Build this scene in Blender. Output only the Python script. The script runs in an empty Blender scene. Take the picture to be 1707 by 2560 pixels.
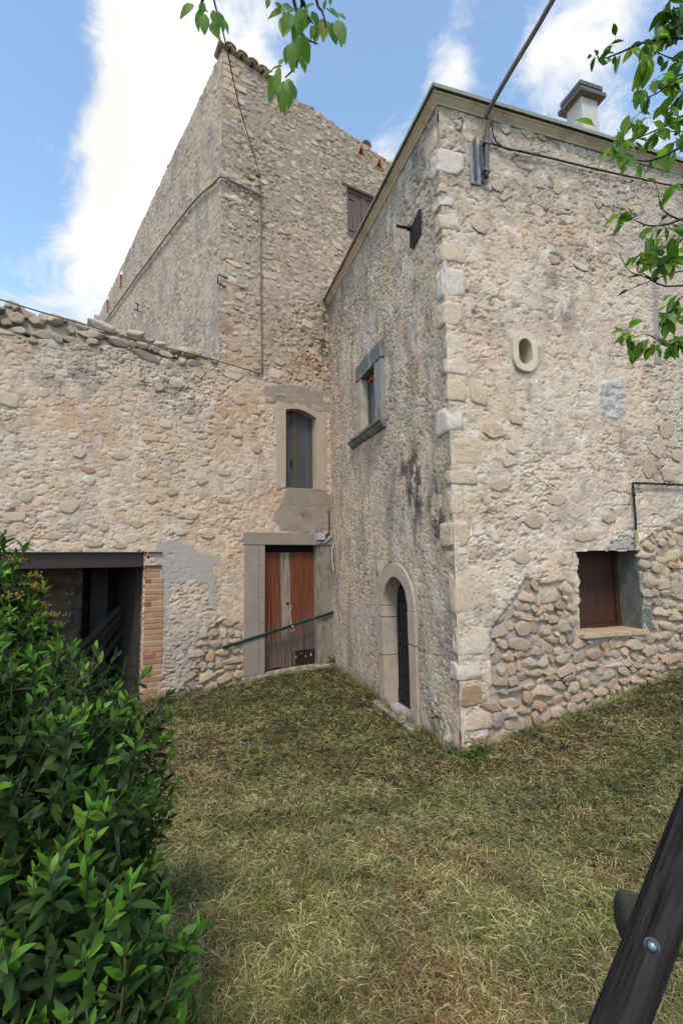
import bpy, bmesh, math, random
import numpy as np
from mathutils import Matrix, Vector, noise as mnoise

random.seed(7)
RNG = np.random.default_rng(7)
scene = bpy.context.scene
COL = scene.collection
rad = math.radians

# ------------------------------------------------------------------ camera
F_PX, CX, CY = 1228.0, 853.5, 1280.0          # focal length / centre in pixels of the 1707x2560 frame
PITCH, ROLL, EYE = rad(5.82), rad(-0.8), 2.0
cam_d = bpy.data.cameras.new('camera')
cam = bpy.data.objects.new('camera', cam_d)
COL.objects.link(cam)
cam_d.sensor_fit = 'VERTICAL'
cam_d.sensor_height = 24.0
cam_d.sensor_width = 16.0
cam_d.lens = 24.0 * F_PX / 2560.0
cam_d.clip_start = 0.05
cam_d.clip_end = 2000
CAM_R = Matrix.Rotation(math.pi / 2 + PITCH, 3, 'X') @ Matrix.Rotation(ROLL, 3, 'Z')
cam.matrix_world = Matrix.Translation((0, 0, EYE)) @ CAM_R.to_4x4()
scene.camera = cam
EYE_P = Vector((0, 0, EYE))

# ------------------------------------------------------------------ light and sky
SUN_EL, SUN_AZ = rad(54), rad(186)            # azimuth clockwise from +Y
sun_dir = Vector((math.sin(SUN_AZ) * math.cos(SUN_EL), math.cos(SUN_AZ) * math.cos(SUN_EL), math.sin(SUN_EL)))
sd = bpy.data.lights.new('sun', 'SUN')
sd.energy = 1.25
sd.angle = rad(15)
sd.color = (1.0, 0.92, 0.82)
sun = bpy.data.objects.new('sun', sd)
COL.objects.link(sun)
sun.rotation_euler = sun_dir.to_track_quat('Z', 'Y').to_euler()
sun.location = sun_dir * 60

scene.view_settings.view_transform = 'Standard'
scene.view_settings.look = 'None'
scene.view_settings.gamma = 1
scene.view_settings.use_curve_mapping = False
scene.view_settings.exposure = 1.25
scene.render.engine = 'CYCLES'
scene.cycles.max_bounces = 6
scene.cycles.diffuse_bounces = 4
scene.cycles.use_denoising = True


def ray(x, y):
    return CAM_R @ Vector(((x - CX) / F_PX, -(y - CY) / F_PX, -1.0))


def P3(x, y, depth):
    d = ray(x, y)
    return EYE_P + d * (depth / d.y)


class NT:
    def __init__(s, tree):
        s.t = tree
        tree.nodes.clear()

    def n(s, typ, ins=None, **props):
        nd = s.t.nodes.new(typ)
        for k, v in props.items():
            setattr(nd, k, v)
        for k, v in (ins or {}).items():
            if isinstance(v, bpy.types.NodeSocket):
                s.t.links.new(v, nd.inputs[k])
            else:
                nd.inputs[k].default_value = v
        return nd

    def math(s, op, a, b=0.0, c=None, clamp=False):
        ins = {0: a, 1: b}
        if c is not None:
            ins[2] = c
        return s.n('ShaderNodeMath', ins, operation=op, use_clamp=clamp).outputs[0]

    def vmath(s, op, a, b=(0, 0, 0)):
        nd = s.n('ShaderNodeVectorMath', {0: a, 1: b}, operation=op)
        return nd.outputs['Value'] if op in ('DOT_PRODUCT', 'LENGTH') else nd.outputs[0]

    def noise(s, vec, scale, detail=4, rough=0.55, dist=0.0):
        return s.n('ShaderNodeTexNoise', {'Vector': vec, 'Scale': scale, 'Detail': detail, 'Roughness': rough,
                                          'Distortion': dist}).outputs['Fac']

    def ramp(s, fac, stops, interp='LINEAR'):
        nd = s.n('ShaderNodeValToRGB', {'Fac': fac})
        nd.color_ramp.interpolation = interp
        els = nd.color_ramp.elements
        while len(els) < len(stops):
            els.new(0.5)
        for e, (p, c) in zip(els, stops):
            e.position = p
            e.color = (*c, 1) if len(c) == 3 else c
        return nd.outputs['Color']

    def mix(s, fac, a, b, blend='MIX'):
        nd = s.n('ShaderNodeMix', data_type='RGBA', blend_type=blend)
        for sock, v in ((nd.inputs[0], fac), (nd.inputs[6], a), (nd.inputs[7], b)):
            if isinstance(v, bpy.types.NodeSocket):
                s.t.links.new(v, sock)
            else:
                sock.default_value = v if not isinstance(v, tuple) or len(v) == 4 else (*v, 1)
        return nd.outputs[2]

    def maprange(s, v, a, b, c, d, smooth=False):
        return s.n('ShaderNodeMapRange', {0: v, 1: a, 2: b, 3: c, 4: d},
                   interpolation_type='SMOOTHSTEP' if smooth else 'LINEAR').outputs[0]


world = bpy.data.worlds.new('World')
scene.world = world
world.use_nodes = True
w = NT(world.node_tree)
sky = w.n('ShaderNodeTexSky', sky_type='NISHITA', sun_disc=False, sun_elevation=SUN_EL, sun_rotation=SUN_AZ,
          altitude=600, air_density=1.0, dust_density=0.4, ozone_density=1.0)
tc = w.n('ShaderNodeTexCoord').outputs['Generated']
sep = w.n('ShaderNodeSeparateXYZ', {0: tc})
zz = w.math('ADD', w.math('MAXIMUM', sep.outputs['Z'], 0.0), 0.22)
pl = w.n('ShaderNodeCombineXYZ', {0: w.math('DIVIDE', sep.outputs['X'], zz), 1: w.math('DIVIDE', sep.outputs['Y'], zz), 2: 0.3}).outputs[0]
n1 = w.noise(pl, 1.5, 10, 0.62, 0.7)
n2 = w.noise(pl, 5.0, 9, 0.66, 0.6)
dens = w.math('ADD', w.math('MULTIPLY', n1, 0.42), w.math('MULTIPLY', n2, 0.58))
blob = None
# cloud banks of the day: (photo pixel the bank is seen at, angular radius, weight)
for px, py, rr, wt in [(330, 60, 15, 0.24), (350, 330, 12, 0.24), (270, 560, 10, 0.20), (170, 740, 9, 0.2), (420, 180, 9, 0.16),
                       (1150, 110, 5, 0.10), (1440, 60, 6, 0.07), (1330, 215, 5, 0.08), (1540, 290, 6, 0.10),
                       (1590, 60, 5, 0.10), (690, 130, 4, 0.16), (990, 310, 3.5, 0.12), (1095, 170, 3, .12),
                       (60, 180, 9, -0.26), (25, 520, 8, -0.26), (90, 420, 6, -.2), (860, 90, 8, -0.26), (930, 230, 6, -0.2), (25, 310, 4, .24),
                       (1000, 60, 6, -.2), (1240, 150, 3, -.14), (1290, 20, 4, -.16), (1250, 330, 5, -.1), (1620, 170, 4, -.14), (100, 60, 8, -.22)]:
    d = ray(px, py).normalized()
    dp = w.vmath('DOT_PRODUCT', w.vmath('NORMALIZE', tc), tuple(d))
    m = w.maprange(dp, math.cos(rad(rr)), math.cos(rad(rr * 0.1)), 0.0, wt * 0.62, True)
    blob = m if blob is None else w.math('ADD', blob, m)
dens = w.math('ADD', dens, blob)
cover = w.maprange(dens, 0.49, 0.69, 0.03, 1.0, True)
shade = w.maprange(w.noise(pl, 2.6, 5, 0.5), 0.3, 0.7, 0.86, 1.02)
bg_sky = w.n('ShaderNodeBackground', {'Color': w.mix(1.0, sky.outputs['Color'], (1.0, 1.045, 0.97, 1), 'MULTIPLY'), 'Strength': 0.15})
bg_cl = w.n('ShaderNodeBackground', {'Color': (1.0, 0.99, 0.97, 1), 'Strength': w.math('MULTIPLY', shade, 0.45)})
mx = w.n('ShaderNodeMixShader', {0: cover, 1: bg_sky.outputs[0], 2: bg_cl.outputs[0]})
w.n('ShaderNodeOutputWorld', {'Surface': mx.outputs[0]})


# ------------------------------------------------------------------ helpers
def lin(r, g, b, k=1.0):
    f = lambda c: ((c / 255 / 12.92) if c / 255 <= .04045 else ((c / 255 + .055) / 1.055) ** 2.4) * k
    return (f(r), f(g), f(b))


def material(name, color=None, ramp=None, attr=None, var=0.18, scale=9.0, fine=60.0, bump=0.004, rough=0.9, metallic=0.0,
             spec=0.25, stretch=(1, 1, 1), local=False, translucent=0.0, blotch=None, blotch_amt=0.5, coat=0.0):
    m = bpy.data.materials.new(name)
    m.use_nodes = True
    t = NT(m.node_tree)
    if local:
        vec = t.n('ShaderNodeTexCoord').outputs['Object']
    else:
        vec = t.n('ShaderNodeNewGeometry').outputs['Position']
    vec = t.vmath('MULTIPLY', vec, stretch)
    oi = t.n('ShaderNodeObjectInfo').outputs['Random']
    if local:
        off = t.n('ShaderNodeCombineXYZ', {0: t.math('MULTIPLY', oi, 37.0), 1: t.math('MULTIPLY', oi, 91.0), 2: 0.0}).outputs[0]
        vec = t.vmath('ADD', vec, off)
    if attr:
        c = t.n('ShaderNodeAttribute', attribute_name=attr).outputs['Color']
    elif ramp:
        c = t.ramp(oi, ramp)
    else:
        c = t.n('ShaderNodeRGB').outputs[0]
        c.default_value = (*color, 1)
    nA = t.noise(vec, scale, 6, 0.62)
    nB = t.noise(vec, fine, 4, 0.6)
    if blotch:
        bm_ = t.maprange(t.noise(vec, scale * 0.6, 7, 0.65, 0.6), 0.5, 0.62, 0, blotch_amt, True)
        c = t.mix(bm_, c, blotch)
    k = t.math('ADD', t.maprange(nA, 0.25, 0.75, 1 - var, 1 + var), t.maprange(nB, 0.25, 0.75, -var * 0.7, var * 0.7))
    kk = t.n('ShaderNodeCombineXYZ', {0: k, 1: k, 2: k}).outputs[0]
    c = t.mix(1.0, c, kk, 'MULTIPLY')
    ins = {'Base Color': c, 'Roughness': rough, 'Metallic': metallic, 'Specular IOR Level': spec}
    if coat:
        ins['Coat Weight'] = coat
        ins['Coat Roughness'] = 0.25
    if bump:
        hgt = t.math('ADD', t.math('MULTIPLY', nA, 0.6), t.math('MULTIPLY', nB, 0.4))
        ins['Normal'] = t.n('ShaderNodeBump', {'Height': hgt, 'Distance': bump, 'Strength': 1.0}).outputs[0]
    p = t.n('ShaderNodeBsdfPrincipled', ins)
    out = p.outputs[0]
    if translucent:
        tr = t.n('ShaderNodeBsdfTranslucent', {'Color': t.mix(1.0, c, (1.3, 1.5, 0.6, 1), 'MULTIPLY')})
        out = t.n('ShaderNodeMixShader', {0: translucent, 1: out, 2: tr.outputs[0]}).outputs[0]
    t.n('ShaderNodeOutputMaterial', {'Surface': out})
    return m


def thing(name, label, cat, loc, group=None):
    o = bpy.data.objects.new(name, None)
    o.empty_display_size = 0.2
    COL.objects.link(o)
    o.location = loc
    o['label'] = label
    o['category'] = cat
    if group:
        o['group'] = group
    WM[o.name] = Matrix.Translation(Vector(loc))
    return o


WM = {}


def link(name, me, m=None, parent=None, mw=None):
    o = bpy.data.objects.new(name, me)
    COL.objects.link(o)
    if m is not None and len(me.materials) == 0:
        me.materials.append(m)
    mw = mw or Matrix.Identity(4)
    if parent is not None:
        o.parent = parent
        pw = WM[parent.name]
        o.matrix_parent_inverse = pw.inverted()
    o.matrix_basis = mw
    WM[o.name] = Matrix.Identity(4) if parent is None and mw == Matrix.Identity(4) else mw.copy()
    return o


def tag(o, label=None, cat=None, group=None, kind=None):
    if label: o['label'] = label
    if cat: o['category'] = cat
    if group: o['group'] = group
    if kind: o['kind'] = kind
    return o


def mesh_np(name, verts, faces, cols=None, smooth=True, attr='Col'):
    """faces: (n,k) int array"""
    me = bpy.data.meshes.new(name)
    nv, nf, k = len(verts), len(faces), faces.shape[1]
    me.vertices.add(nv)
    me.vertices.foreach_set('co', np.ascontiguousarray(verts, dtype=np.float32).ravel())
    me.loops.add(nf * k)
    me.loops.foreach_set('vertex_index', np.ascontiguousarray(faces, dtype=np.int32).ravel())
    me.polygons.add(nf)
    me.polygons.foreach_set('loop_start', np.arange(0, nf * k, k, dtype=np.int32))
    me.polygons.foreach_set('use_smooth', np.full(nf, smooth))
    if cols is not None:
        a = me.color_attributes.new(attr, 'FLOAT_COLOR', 'POINT')
        c4 = np.ones((nv, 4), dtype=np.float32)
        c4[:, :3] = cols
        a.data.foreach_set('color', c4.ravel())
    me.update()
    me.validate()
    return me


# ---- numpy noise
_perm = np.random.default_rng(3).permutation(256)
_perm = np.concatenate([_perm, _perm])
_ga = np.random.default_rng(4).uniform(0, 2 * np.pi, 256)
_gx, _gy = np.cos(_ga), np.sin(_ga)
_r1 = np.random.default_rng(5).random(256)
_r2 = np.random.default_rng(6).random(256)
_r3 = np.random.default_rng(8).random(256)


def _h(ix, iy, s):
    return _perm[(_perm[(ix + s * 17) & 255] + iy + s * 31) & 255]


def perlin(x, y, s=0):
    x0, y0 = np.floor(x).astype(int), np.floor(y).astype(int)
    fx, fy = x - x0, y - y0
    u, v = fx * fx * fx * (fx * (fx * 6 - 15) + 10), fy * fy * fy * (fy * (fy * 6 - 15) + 10)

    def g(ix, iy, dx, dy):
        k = _h(ix, iy, s)
        return _gx[k] * dx + _gy[k] * dy
    a = g(x0, y0, fx, fy) * (1 - u) + g(x0 + 1, y0, fx - 1, fy) * u
    b = g(x0, y0 + 1, fx, fy - 1) * (1 - u) + g(x0 + 1, y0 + 1, fx - 1, fy - 1) * u
    return (a * (1 - v) + b * v) * 1.5


def fbm(x, y, o=4, s=0, gain=0.5):
    r, a, t = 0, 1.0, 0
    for i in range(o):
        r = r + a * perlin(x * 2 ** i + 13.7 * i, y * 2 ** i - 7.3 * i, s + i)
        t += a
        a *= gain
    return r / t * 1.35


def voro(x, y, s=0):
    x0, y0 = np.floor(x).astype(int), np.floor(y).astype(int)
    f1 = np.full(x.shape, 9.0)
    f2 = np.full(x.shape, 9.0)
    cid = np.zeros(x.shape, dtype=int)
    for i in (-1, 0, 1):
        for j in (-1, 0, 1):
            k = _h(x0 + i, y0 + j, s)
            d = np.hypot(x0 + i + 0.15 + 0.7 * _r1[k] - x, y0 + j + 0.15 + 0.7 * _r2[k] - y)
            n1 = d < f1
            f2 = np.where(n1, f1, np.minimum(f2, d))
            cid = np.where(n1, k, cid)
            f1 = np.where(n1, d, f1)
    return f1, f2, _r3[cid]


def ss(a, b, x):
    t = np.clip((x - a) / (b - a), 0, 1)
    return t * t * (3 - 2 * t)


def cmix(c, col, m):
    return c + (np.array(col)[None, :] - c) * m[:, None]


def poly_sd(U, V, poly):
    """signed distance, positive inside"""
    d = np.full(U.shape, 1e9)
    ins = np.zeros(U.shape, bool)
    n = len(poly)
    for i in range(n):
        (ax, ay), (bx, by) = poly[i], poly[(i + 1) % n]
        ex, ey = bx - ax, by - ay
        t = np.clip(((U - ax) * ex + (V - ay) * ey) / (ex * ex + ey * ey + 1e-12), 0, 1)
        d = np.minimum(d, np.hypot(U - ax - t * ex, V - ay - t * ey))
        cr = ((ay > V) != (by > V)) & (U < (bx - ax) * (V - ay) / (by - ay + 1e-12) + ax)
        ins ^= cr
    return np.where(ins, d, -d)


def pin(u, v, poly):
    return bool(poly_sd(np.array([u]), np.array([v]), poly)[0] > 0)


class Plane:
    def __init__(s, o, ang):
        """o: point on the ground line; ang: heading of +u, degrees clockwise from +Y"""
        s.o = Vector((o[0], o[1], 0))
        s.d = Vector((math.sin(rad(ang)), math.cos(rad(ang)), 0))
        s.n = Vector((s.d.y, -s.d.x, 0))
        s.m = Matrix((s.d, s.n, Vector((0, 0, 1)))).transposed()

    def uv(s, x, y):
        r = ray(x, y)
        t = (s.o - EYE_P).dot(s.n) / r.dot(s.n)
        q = EYE_P + r * t
        return (q - s.o).dot(s.d), q.z

    def W(s, u, v, n=0.0):
        return s.o + s.d * u + s.n * n + Vector((0, 0, v))

    def Wn(s, U, V, N):
        d, n, o = s.d, s.n, s.o
        return np.stack([o.x + d.x * U + n.x * N, o.y + d.y * U + n.y * N, V], 1)

    def M(s, u, v, n=0.0):
        return Matrix.Translation(s.W(u, v, n)) @ s.m.to_4x4()


def zplane(x, y, z=0.0):
    d = ray(x, y)
    return EYE_P + d * ((z - EYE) / d.z)


PC = zplane(1154, 1894)           # house corner on the ground
PA = zplane(833, 1666)            # inner corner where the house meets the tower front
A_HL = math.degrees(math.atan2(PA.x - PC.x, PA.y - PC.y))
HL = Plane(PC, A_HL)
HL.n = -HL.n if HL.n.x > 0 else HL.n
HL.m = Matrix((HL.d, HL.n, Vector((0, 0, 1)))).transposed()
HR = Plane(PC, A_HL + 90)
FA = Plane(PA, 58.5)
U_T = -2.30                        # tower corner along the front
TCN = FA.W(U_T, 0)
TL = Plane(TCN, -40.0)
TL.n = -TL.n
TL.m = Matrix((TL.d, TL.n, Vector((0, 0, 1)))).transposed()


def gz(x, y):
    """ground height"""
    x = np.asarray(x, float)
    y = np.asarray(y, float)
    a = 0.205 * np.logaddexp(0, (x - 1.25) * 5.0) / 5.0
    b = 0.30 * ss(5.0, 1.0, y)
    c = -0.12 * ss(-1.2, -2.6, x) * ss(5, 7, y)
    far = ss(14, 40, np.hypot(x, y))
    l = 0.030 * fbm(x * 0.9, y * 0.9, 3, 40) + 0.020 * fbm(x * 3.1, y * 3.1, 3, 44) + 0.014 * fbm(x * 8, y * 8, 2, 47)
    return np.minimum(a, 1.6) + b * (1 - far) + c + l


# ------------------------------------------------------------------ generic shape makers
def jitter(bm, amp, freq=6.0, seed=0):
    off = Vector((seed * 3.1, seed * 1.7, seed * 0.9))
    for v in bm.verts:
        v.co += mnoise.noise_vector(v.co * freq + off) * amp


def bm_mesh(bm, name, smooth=False):
    bmesh.ops.recalc_face_normals(bm, faces=bm.faces)
    me = bpy.data.meshes.new(name)
    bm.to_mesh(me)
    bm.free()
    if smooth:
        me.polygons.foreach_set('use_smooth', [True] * len(me.polygons))
    me.update()
    return me


def box_bm(bm, plane, u0, u1, v0, v1, n0, n1):
    pts = [plane.W(u, v, n) for n in (n0, n1) for v in (v0, v1) for u in (u0, u1)]
    vs = [bm.verts.new(p) for p in pts]
    for f in ((0, 1, 3, 2), (4, 6, 7, 5), (0, 4, 5, 1), (2, 3, 7, 6), (0, 2, 6, 4), (1, 5, 7, 3)):
        bm.faces.new([vs[i] for i in f])
    return vs


def box(name, plane, u0, u1, v0, v1, n0, n1, m, parent, bev=0.006, jit=0.0, cuts=0, seed=0):
    bm = bmesh.new()
    box_bm(bm, plane, u0, u1, v0, v1, n0, n1)
    bmesh.ops.recalc_face_normals(bm, faces=bm.faces)
    if cuts:
        bmesh.ops.subdivide_edges(bm, edges=bm.edges[:], cuts=cuts, use_grid_fill=True)
    if bev:
        es = [e for e in bm.edges if len(e.link_faces) == 2 and e.calc_face_angle(0) > 0.5]
        bmesh.ops.bevel(bm, geom=es, offset=bev, segments=2, affect='EDGES', profile=0.6)
    if jit:
        jitter(bm, jit, 9, seed)
    return link(name, bm_mesh(bm, name), m, parent)


def prism(name, plane, poly, n0, n1, m, parent, bev=0.006, jit=0.0, seed=0):
    bm = bmesh.new()
    lo = [bm.verts.new(plane.W(u, v, n0)) for u, v in poly]
    hi = [bm.verts.new(plane.W(u, v, n1)) for u, v in poly]
    bm.faces.new(lo)
    bm.faces.new(hi)
    k = len(poly)
    for i in range(k):
        bm.faces.new((lo[i], lo[(i + 1) % k], hi[(i + 1) % k], hi[i]))
    bmesh.ops.recalc_face_normals(bm, faces=bm.faces)
    if bev:
        bmesh.ops.bevel(bm, geom=[e for e in bm.edges if e.calc_face_angle(0) > 0.5], offset=bev, segments=2, affect='EDGES', profile=0.6)
    if jit:
        jitter(bm, jit, 9, seed)
    return link(name, bm_mesh(bm, name), m, parent)


def ring(name, plane, outer, inner, n_front, n_out, n_in, m, parent, closed=False, bev=0.005, jit=0.0, seed=0):
    """band between two polylines: front face at n_front, outer side back to n_out, inner reveal back to n_in"""
    bm = bmesh.new()
    k = len(outer)
    rows = []
    for pts, n in ((outer, n_out), (outer, n_front), (inner, n_front), (inner, n_in)):
        rows.append([bm.verts.new(plane.W(u, v, n)) for u, v in pts])
    rg = range(k) if closed else range(k - 1)
    for r in range(3):
        for i in rg:
            j = (i + 1) % k
            bm.faces.new((rows[r][i], rows[r][j], rows[r + 1][j], rows[r + 1][i]))
    if not closed:
        for i in (0, k - 1):
            bm.faces.new([rows[r][i] for r in range(4)])
    bmesh.ops.recalc_face_normals(bm, faces=bm.faces)
    if bev:
        es = [e for e in bm.edges if len(e.link_faces) == 2 and e.calc_face_angle(0) > 0.6]
        bmesh.ops.bevel(bm, geom=es, offset=bev, segments=2, affect='EDGES', profile=0.6)
    if jit:
        jitter(bm, jit, 9, seed)
    return link(name, bm_mesh(bm, name), m, parent)


def catmull(pts, sub):
    if sub <= 1 or len(pts) < 3:
        return [Vector(p) for p in pts]
    p = [Vector(q) for q in pts]
    p = [p[0] * 2 - p[1]] + p + [p[-1] * 2 - p[-2]]
    out = []
    for i in range(1, len(p) - 2):
        for j in range(sub):
            t = j / sub
            a, b, c, d = p[i - 1], p[i], p[i + 1], p[i + 2]
            out.append(0.5 * ((2 * b) + (c - a) * t + (2 * a - 5 * b + 4 * c - d) * t * t + (3 * b - a - 3 * c + d) * t ** 3))
    out.append(p[-2])
    return out


def tube_bm(bm, pts, r0, r1=None, seg=8, wob=0.0):
    r1 = r0 if r1 is None else r1
    n = len(pts)
    prev = None
    x = Vector((1, 0, 0))
    for i, p in enumerate(pts):
        t = (pts[min(i + 1, n - 1)] - pts[max(i - 1, 0)]).normalized()
        x = x - t * x.dot(t)
        if x.length < 1e-3:
            x = t.orthogonal()
        x.normalize()
        y = t.cross(x)
        r = r0 + (r1 - r0) * i / max(1, n - 1)
        rr = []
        for k in range(seg):
            a = 2 * math.pi * k / seg
            q = r * (1 + (wob * mnoise.noise(p * 9 + Vector((k * 2.1, 0, 0))) if wob else 0))
            rr.append(bm.verts.new(p + (x * math.cos(a) + y * math.sin(a)) * q))
        if prev:
            for k in range(seg):
                bm.faces.new((prev[k], prev[(k + 1) % seg], rr[(k + 1) % seg], rr[k]))
        else:
            bm.faces.new(rr[::-1])
        prev = rr
    bm.faces.new(prev)


def tube(name, pts, r0, m, parent=None, r1=None, seg=8, sub=1, wob=0.0):
    bm = bmesh.new()
    tube_bm(bm, catmull(pts, sub), r0, r1, seg, wob)
    return link(name, bm_mesh(bm, name, True), m, parent)


def rock_mesh(seed, boxy=3.0, sub=3, amp=0.16, flat=0.5, cuts=15, c0=.62, c1=.94):
    rr_ = random.Random(seed * 13 + 1)
    bm = bmesh.new()
    bmesh.ops.create_icosphere(bm, subdivisions=sub, radius=1.0)
    off = Vector((seed * 5.3, seed * 2.9, seed * 7.7))
    pls = []
    for _ in range(cuts):
        n_ = Vector((rr_.gauss(0, 1), rr_.gauss(0, .8), rr_.gauss(0, 1))).normalized()
        pls.append((n_, rr_.uniform(c0, c1)))
    pls.append((Vector((rr_.uniform(-.2, .2), 1, rr_.uniform(-.25, .25))).normalized(), flat))
    for v in bm.verts:
        d = v.co.normalized()
        k = (abs(d.x) ** boxy + abs(d.y) ** boxy + abs(d.z) ** boxy) ** (-1 / boxy)
        p = d * k
        p *= 1 + amp * mnoise.noise(d * 1.3 + off) * 1.6 + amp * 0.4 * mnoise.noise(d * 3.1 + off)
        for n_, c_ in pls:
            e_ = p.dot(n_) - c_
            if e_ > 0:
                p = p - n_ * e_ * .96
        p *= 1 + .035 * mnoise.noise(d * 7 + off) + .02 * mnoise.noise(d * 15 + off)
        v.co = p
    for ax in range(3):
        m_ = max(abs(v.co[ax]) for v in bm.verts) if ax != 1 else max(v.co[1] for v in bm.verts)
        if ax == 1:
            m_ /= max(flat, .5)
        for v in bm.verts:
            v.co[ax] /= m_
    return bm_mesh(bm, 'rock', True)


ROCK = [rock_mesh(i, random.choice((2.8, 3.6, 4.5, 6)), 3, 0.20, random.uniform(.45, .8)) for i in range(22)]
BLOCK = [rock_mesh(50 + i, 9, 4, 0.05, 0.94, 9, 1.12, 1.4) for i in range(8)]
CHIP = [rock_mesh(80 + i, random.choice((2.2, 2.6, 3)), 3, 0.34, 0.35) for i in range(14)]


def stone(parent, src, m, plane, u, v, n, su, sn, sv, rot=0.0, name='stone', tilt=0.0):
    key = (src.name, m.name)
    me = MESHM.get(key)
    if me is None:
        me = src.copy()
        me.materials.clear()
        me.materials.append(m)
        MESHM[key] = me
    mw = plane.M(u, v, n) @ Matrix.Rotation(rot, 4, 'Y') @ Matrix.Rotation(tilt, 4, 'X') @ Matrix.Diagonal((su, sn, sv, 1))
    return link(name, me, None, parent, mw)


MESHM = {}

# ------------------------------------------------------------------ materials
M_WALL = material('weathered_plaster', attr='Col', var=0.22, scale=45, fine=160, bump=0.005, rough=0.95, spec=0.12)
M_ROUGHCAST = material('roughcast_plaster', attr='Col', var=0.22, scale=38, fine=140, bump=0.009, rough=0.95, spec=0.12)
K = 0.80
RAMP_COB = [(0.0, lin(204, 186, 160, K)), (0.3, lin(192, 172, 144, K)), (0.55, lin(180, 164, 142, K)), (0.75, lin(206, 184, 152, K)),
            (0.9, lin(172, 160, 146, K)), (1.0, lin(188, 156, 118, K))]
M_COB = material('cobble_stone', ramp=RAMP_COB, var=0.2, scale=3.5, fine=14, bump=0.022, local=True, spec=0.15)
M_TOP = material('bleached_rubble', ramp=[(0, lin(186, 172, 152, K)), (0.4, lin(172, 160, 144, K)), (0.7, lin(200, 186, 164, K)), (0.9, lin(158, 146, 132, K)), (1, lin(186, 158, 122, K))],
                 var=0.2, scale=3, fine=13, bump=0.022, local=True, spec=0.15, blotch=(*lin(104, 102, 98, .8), 1), blotch_amt=0.45)
M_QUOIN = material('quoin_limestone', ramp=[(0, lin(208, 190, 164, K)), (0.4, lin(200, 180, 152, K)), (0.75, lin(210, 196, 174, K)), (1, lin(196, 178, 152, K))],
                   var=0.18, scale=3, fine=15, bump=0.022, local=True, spec=0.15)
M_QUOIN_G = material('quoin_limestone_white', color=lin(212, 202, 186, K), var=0.14, scale=3, fine=15, bump=0.022, local=True, spec=0.15)
M_QUOIN_O = material('ochre_limestone', color=lin(204, 184, 154, K), var=0.22, scale=3, fine=14, bump=0.022, local=True, spec=0.15)
M_QUOIN_B = material('brown_limestone', color=lin(172, 144, 110, K), var=0.24, scale=3, fine=14, bump=0.022, local=True, spec=0.15)
M_CHIP = material('embedded_limestone', ramp=[(0, lin(204, 186, 160, K)), (0.5, lin(188, 168, 142, K)), (0.8, lin(212, 198, 176, K)), (1, lin(196, 166, 130, K))],
                  var=0.16, scale=3, fine=12, bump=0.022, local=True, spec=0.15)
M_FRAME = material('dressed_stone', color=lin(184, 164, 144, .85), var=0.16, scale=7, fine=90, bump=0.002, rough=0.85)
M_FRAME_G = material('cement_render_frame', color=lin(152, 136, 122, .85), var=0.07, scale=5, fine=120, bump=0.0012, rough=0.9,
                     blotch=(*lin(162, 154, 146, .85), 1), blotch_amt=0.35)
M_FRAME_D = material('lichen_dark_stone', color=lin(112, 112, 110, .8), var=0.2, scale=9, fine=70, bump=0.003, rough=0.9,
                     blotch=(*lin(176, 172, 164, .8), 1), blotch_amt=0.6, stretch=(1.6, 1.6, .45))
M_FRAME_L = material('pale_dressed_stone', color=lin(180, 164, 146, .85), var=0.14, scale=7, fine=80, bump=0.002,
                     blotch=(*lin(140, 132, 120, .85), 1), blotch_amt=0.5)
M_FRAME_M = material('streaked_grey_stone', color=lin(146, 142, 134, .82), var=0.18, scale=9, fine=70, bump=0.003, blotch=(*lin(104, 104, 102, .8), 1), blotch_amt=0.6, stretch=(1.6, 1.6, .45))
M_CEM = material('grey_cement', color=lin(150, 150, 147, .85), var=0.14, scale=9, fine=60, bump=0.006)
M_BRICK = material('terracotta_brick', ramp=[(0, lin(176, 120, 88, K)), (0.35, lin(184, 134, 100, K)), (0.65, lin(188, 146, 112, K)), (0.85, lin(162, 100, 74, K)), (1, lin(150, 92, 72, K))],
                   var=0.18, scale=14, fine=70, bump=0.003, spec=0.15)
M_BRICK_P = material('pale_brick', ramp=[(0, lin(200, 170, 138, K)), (0.5, lin(194, 160, 128, K)), (1, lin(204, 178, 148, K))], var=0.15, scale=14, fine=70, bump=0.004)
M_MORTAR = material('brick_mortar', color=lin(190, 176, 156, .75), var=0.15, scale=20, fine=120, bump=0.006)
M_TILE = material('mossy_roof_tile', ramp=[(0, lin(176, 146, 114, .8)), (0.5, lin(160, 142, 116, .8)), (1, lin(188, 154, 122, .8))], var=0.25, scale=11, fine=60, bump=0.004,
                  blotch=(*lin(96, 104, 84, .7), 1), blotch_amt=0.7)
M_SLAB = material('stained_concrete_eave', color=lin(212, 188, 158, .9), var=0.12, scale=3, fine=40, bump=0.002, rough=0.8, blotch=(*lin(120, 112, 92, .8), 1), blotch_amt=0.35)
M_FLASH = material('pale_metal_flashing', color=lin(142, 146, 130, .8), var=0.1, scale=4, fine=30, bump=0.001, rough=0.55, metallic=0.3)
M_IRON = material('dark_rusty_iron', color=lin(54, 46, 43, .9), var=0.3, scale=14, fine=70, bump=0.002, rough=0.7, metallic=0.35)
M_BEAM = material('primer_brown_steel', color=lin(58, 42, 38, .9), var=0.2, scale=6, fine=40, bump=0.001, rough=0.5, metallic=0.2, spec=.4)
M_POLE = material('weathered_brown_pipe', color=lin(92, 80, 74, .9), var=0.08, scale=5, fine=12, bump=0, rough=0.55, metallic=0.2)
M_GALV = material('galvanised_steel', color=lin(118, 124, 128, .9), var=0.18, scale=8, fine=50, bump=0.001, rough=0.5, metallic=0.6)
M_CABLE = material('black_cable', color=lin(44, 42, 42), var=0.1, scale=20, fine=60, bump=0, rough=0.6)
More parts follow.
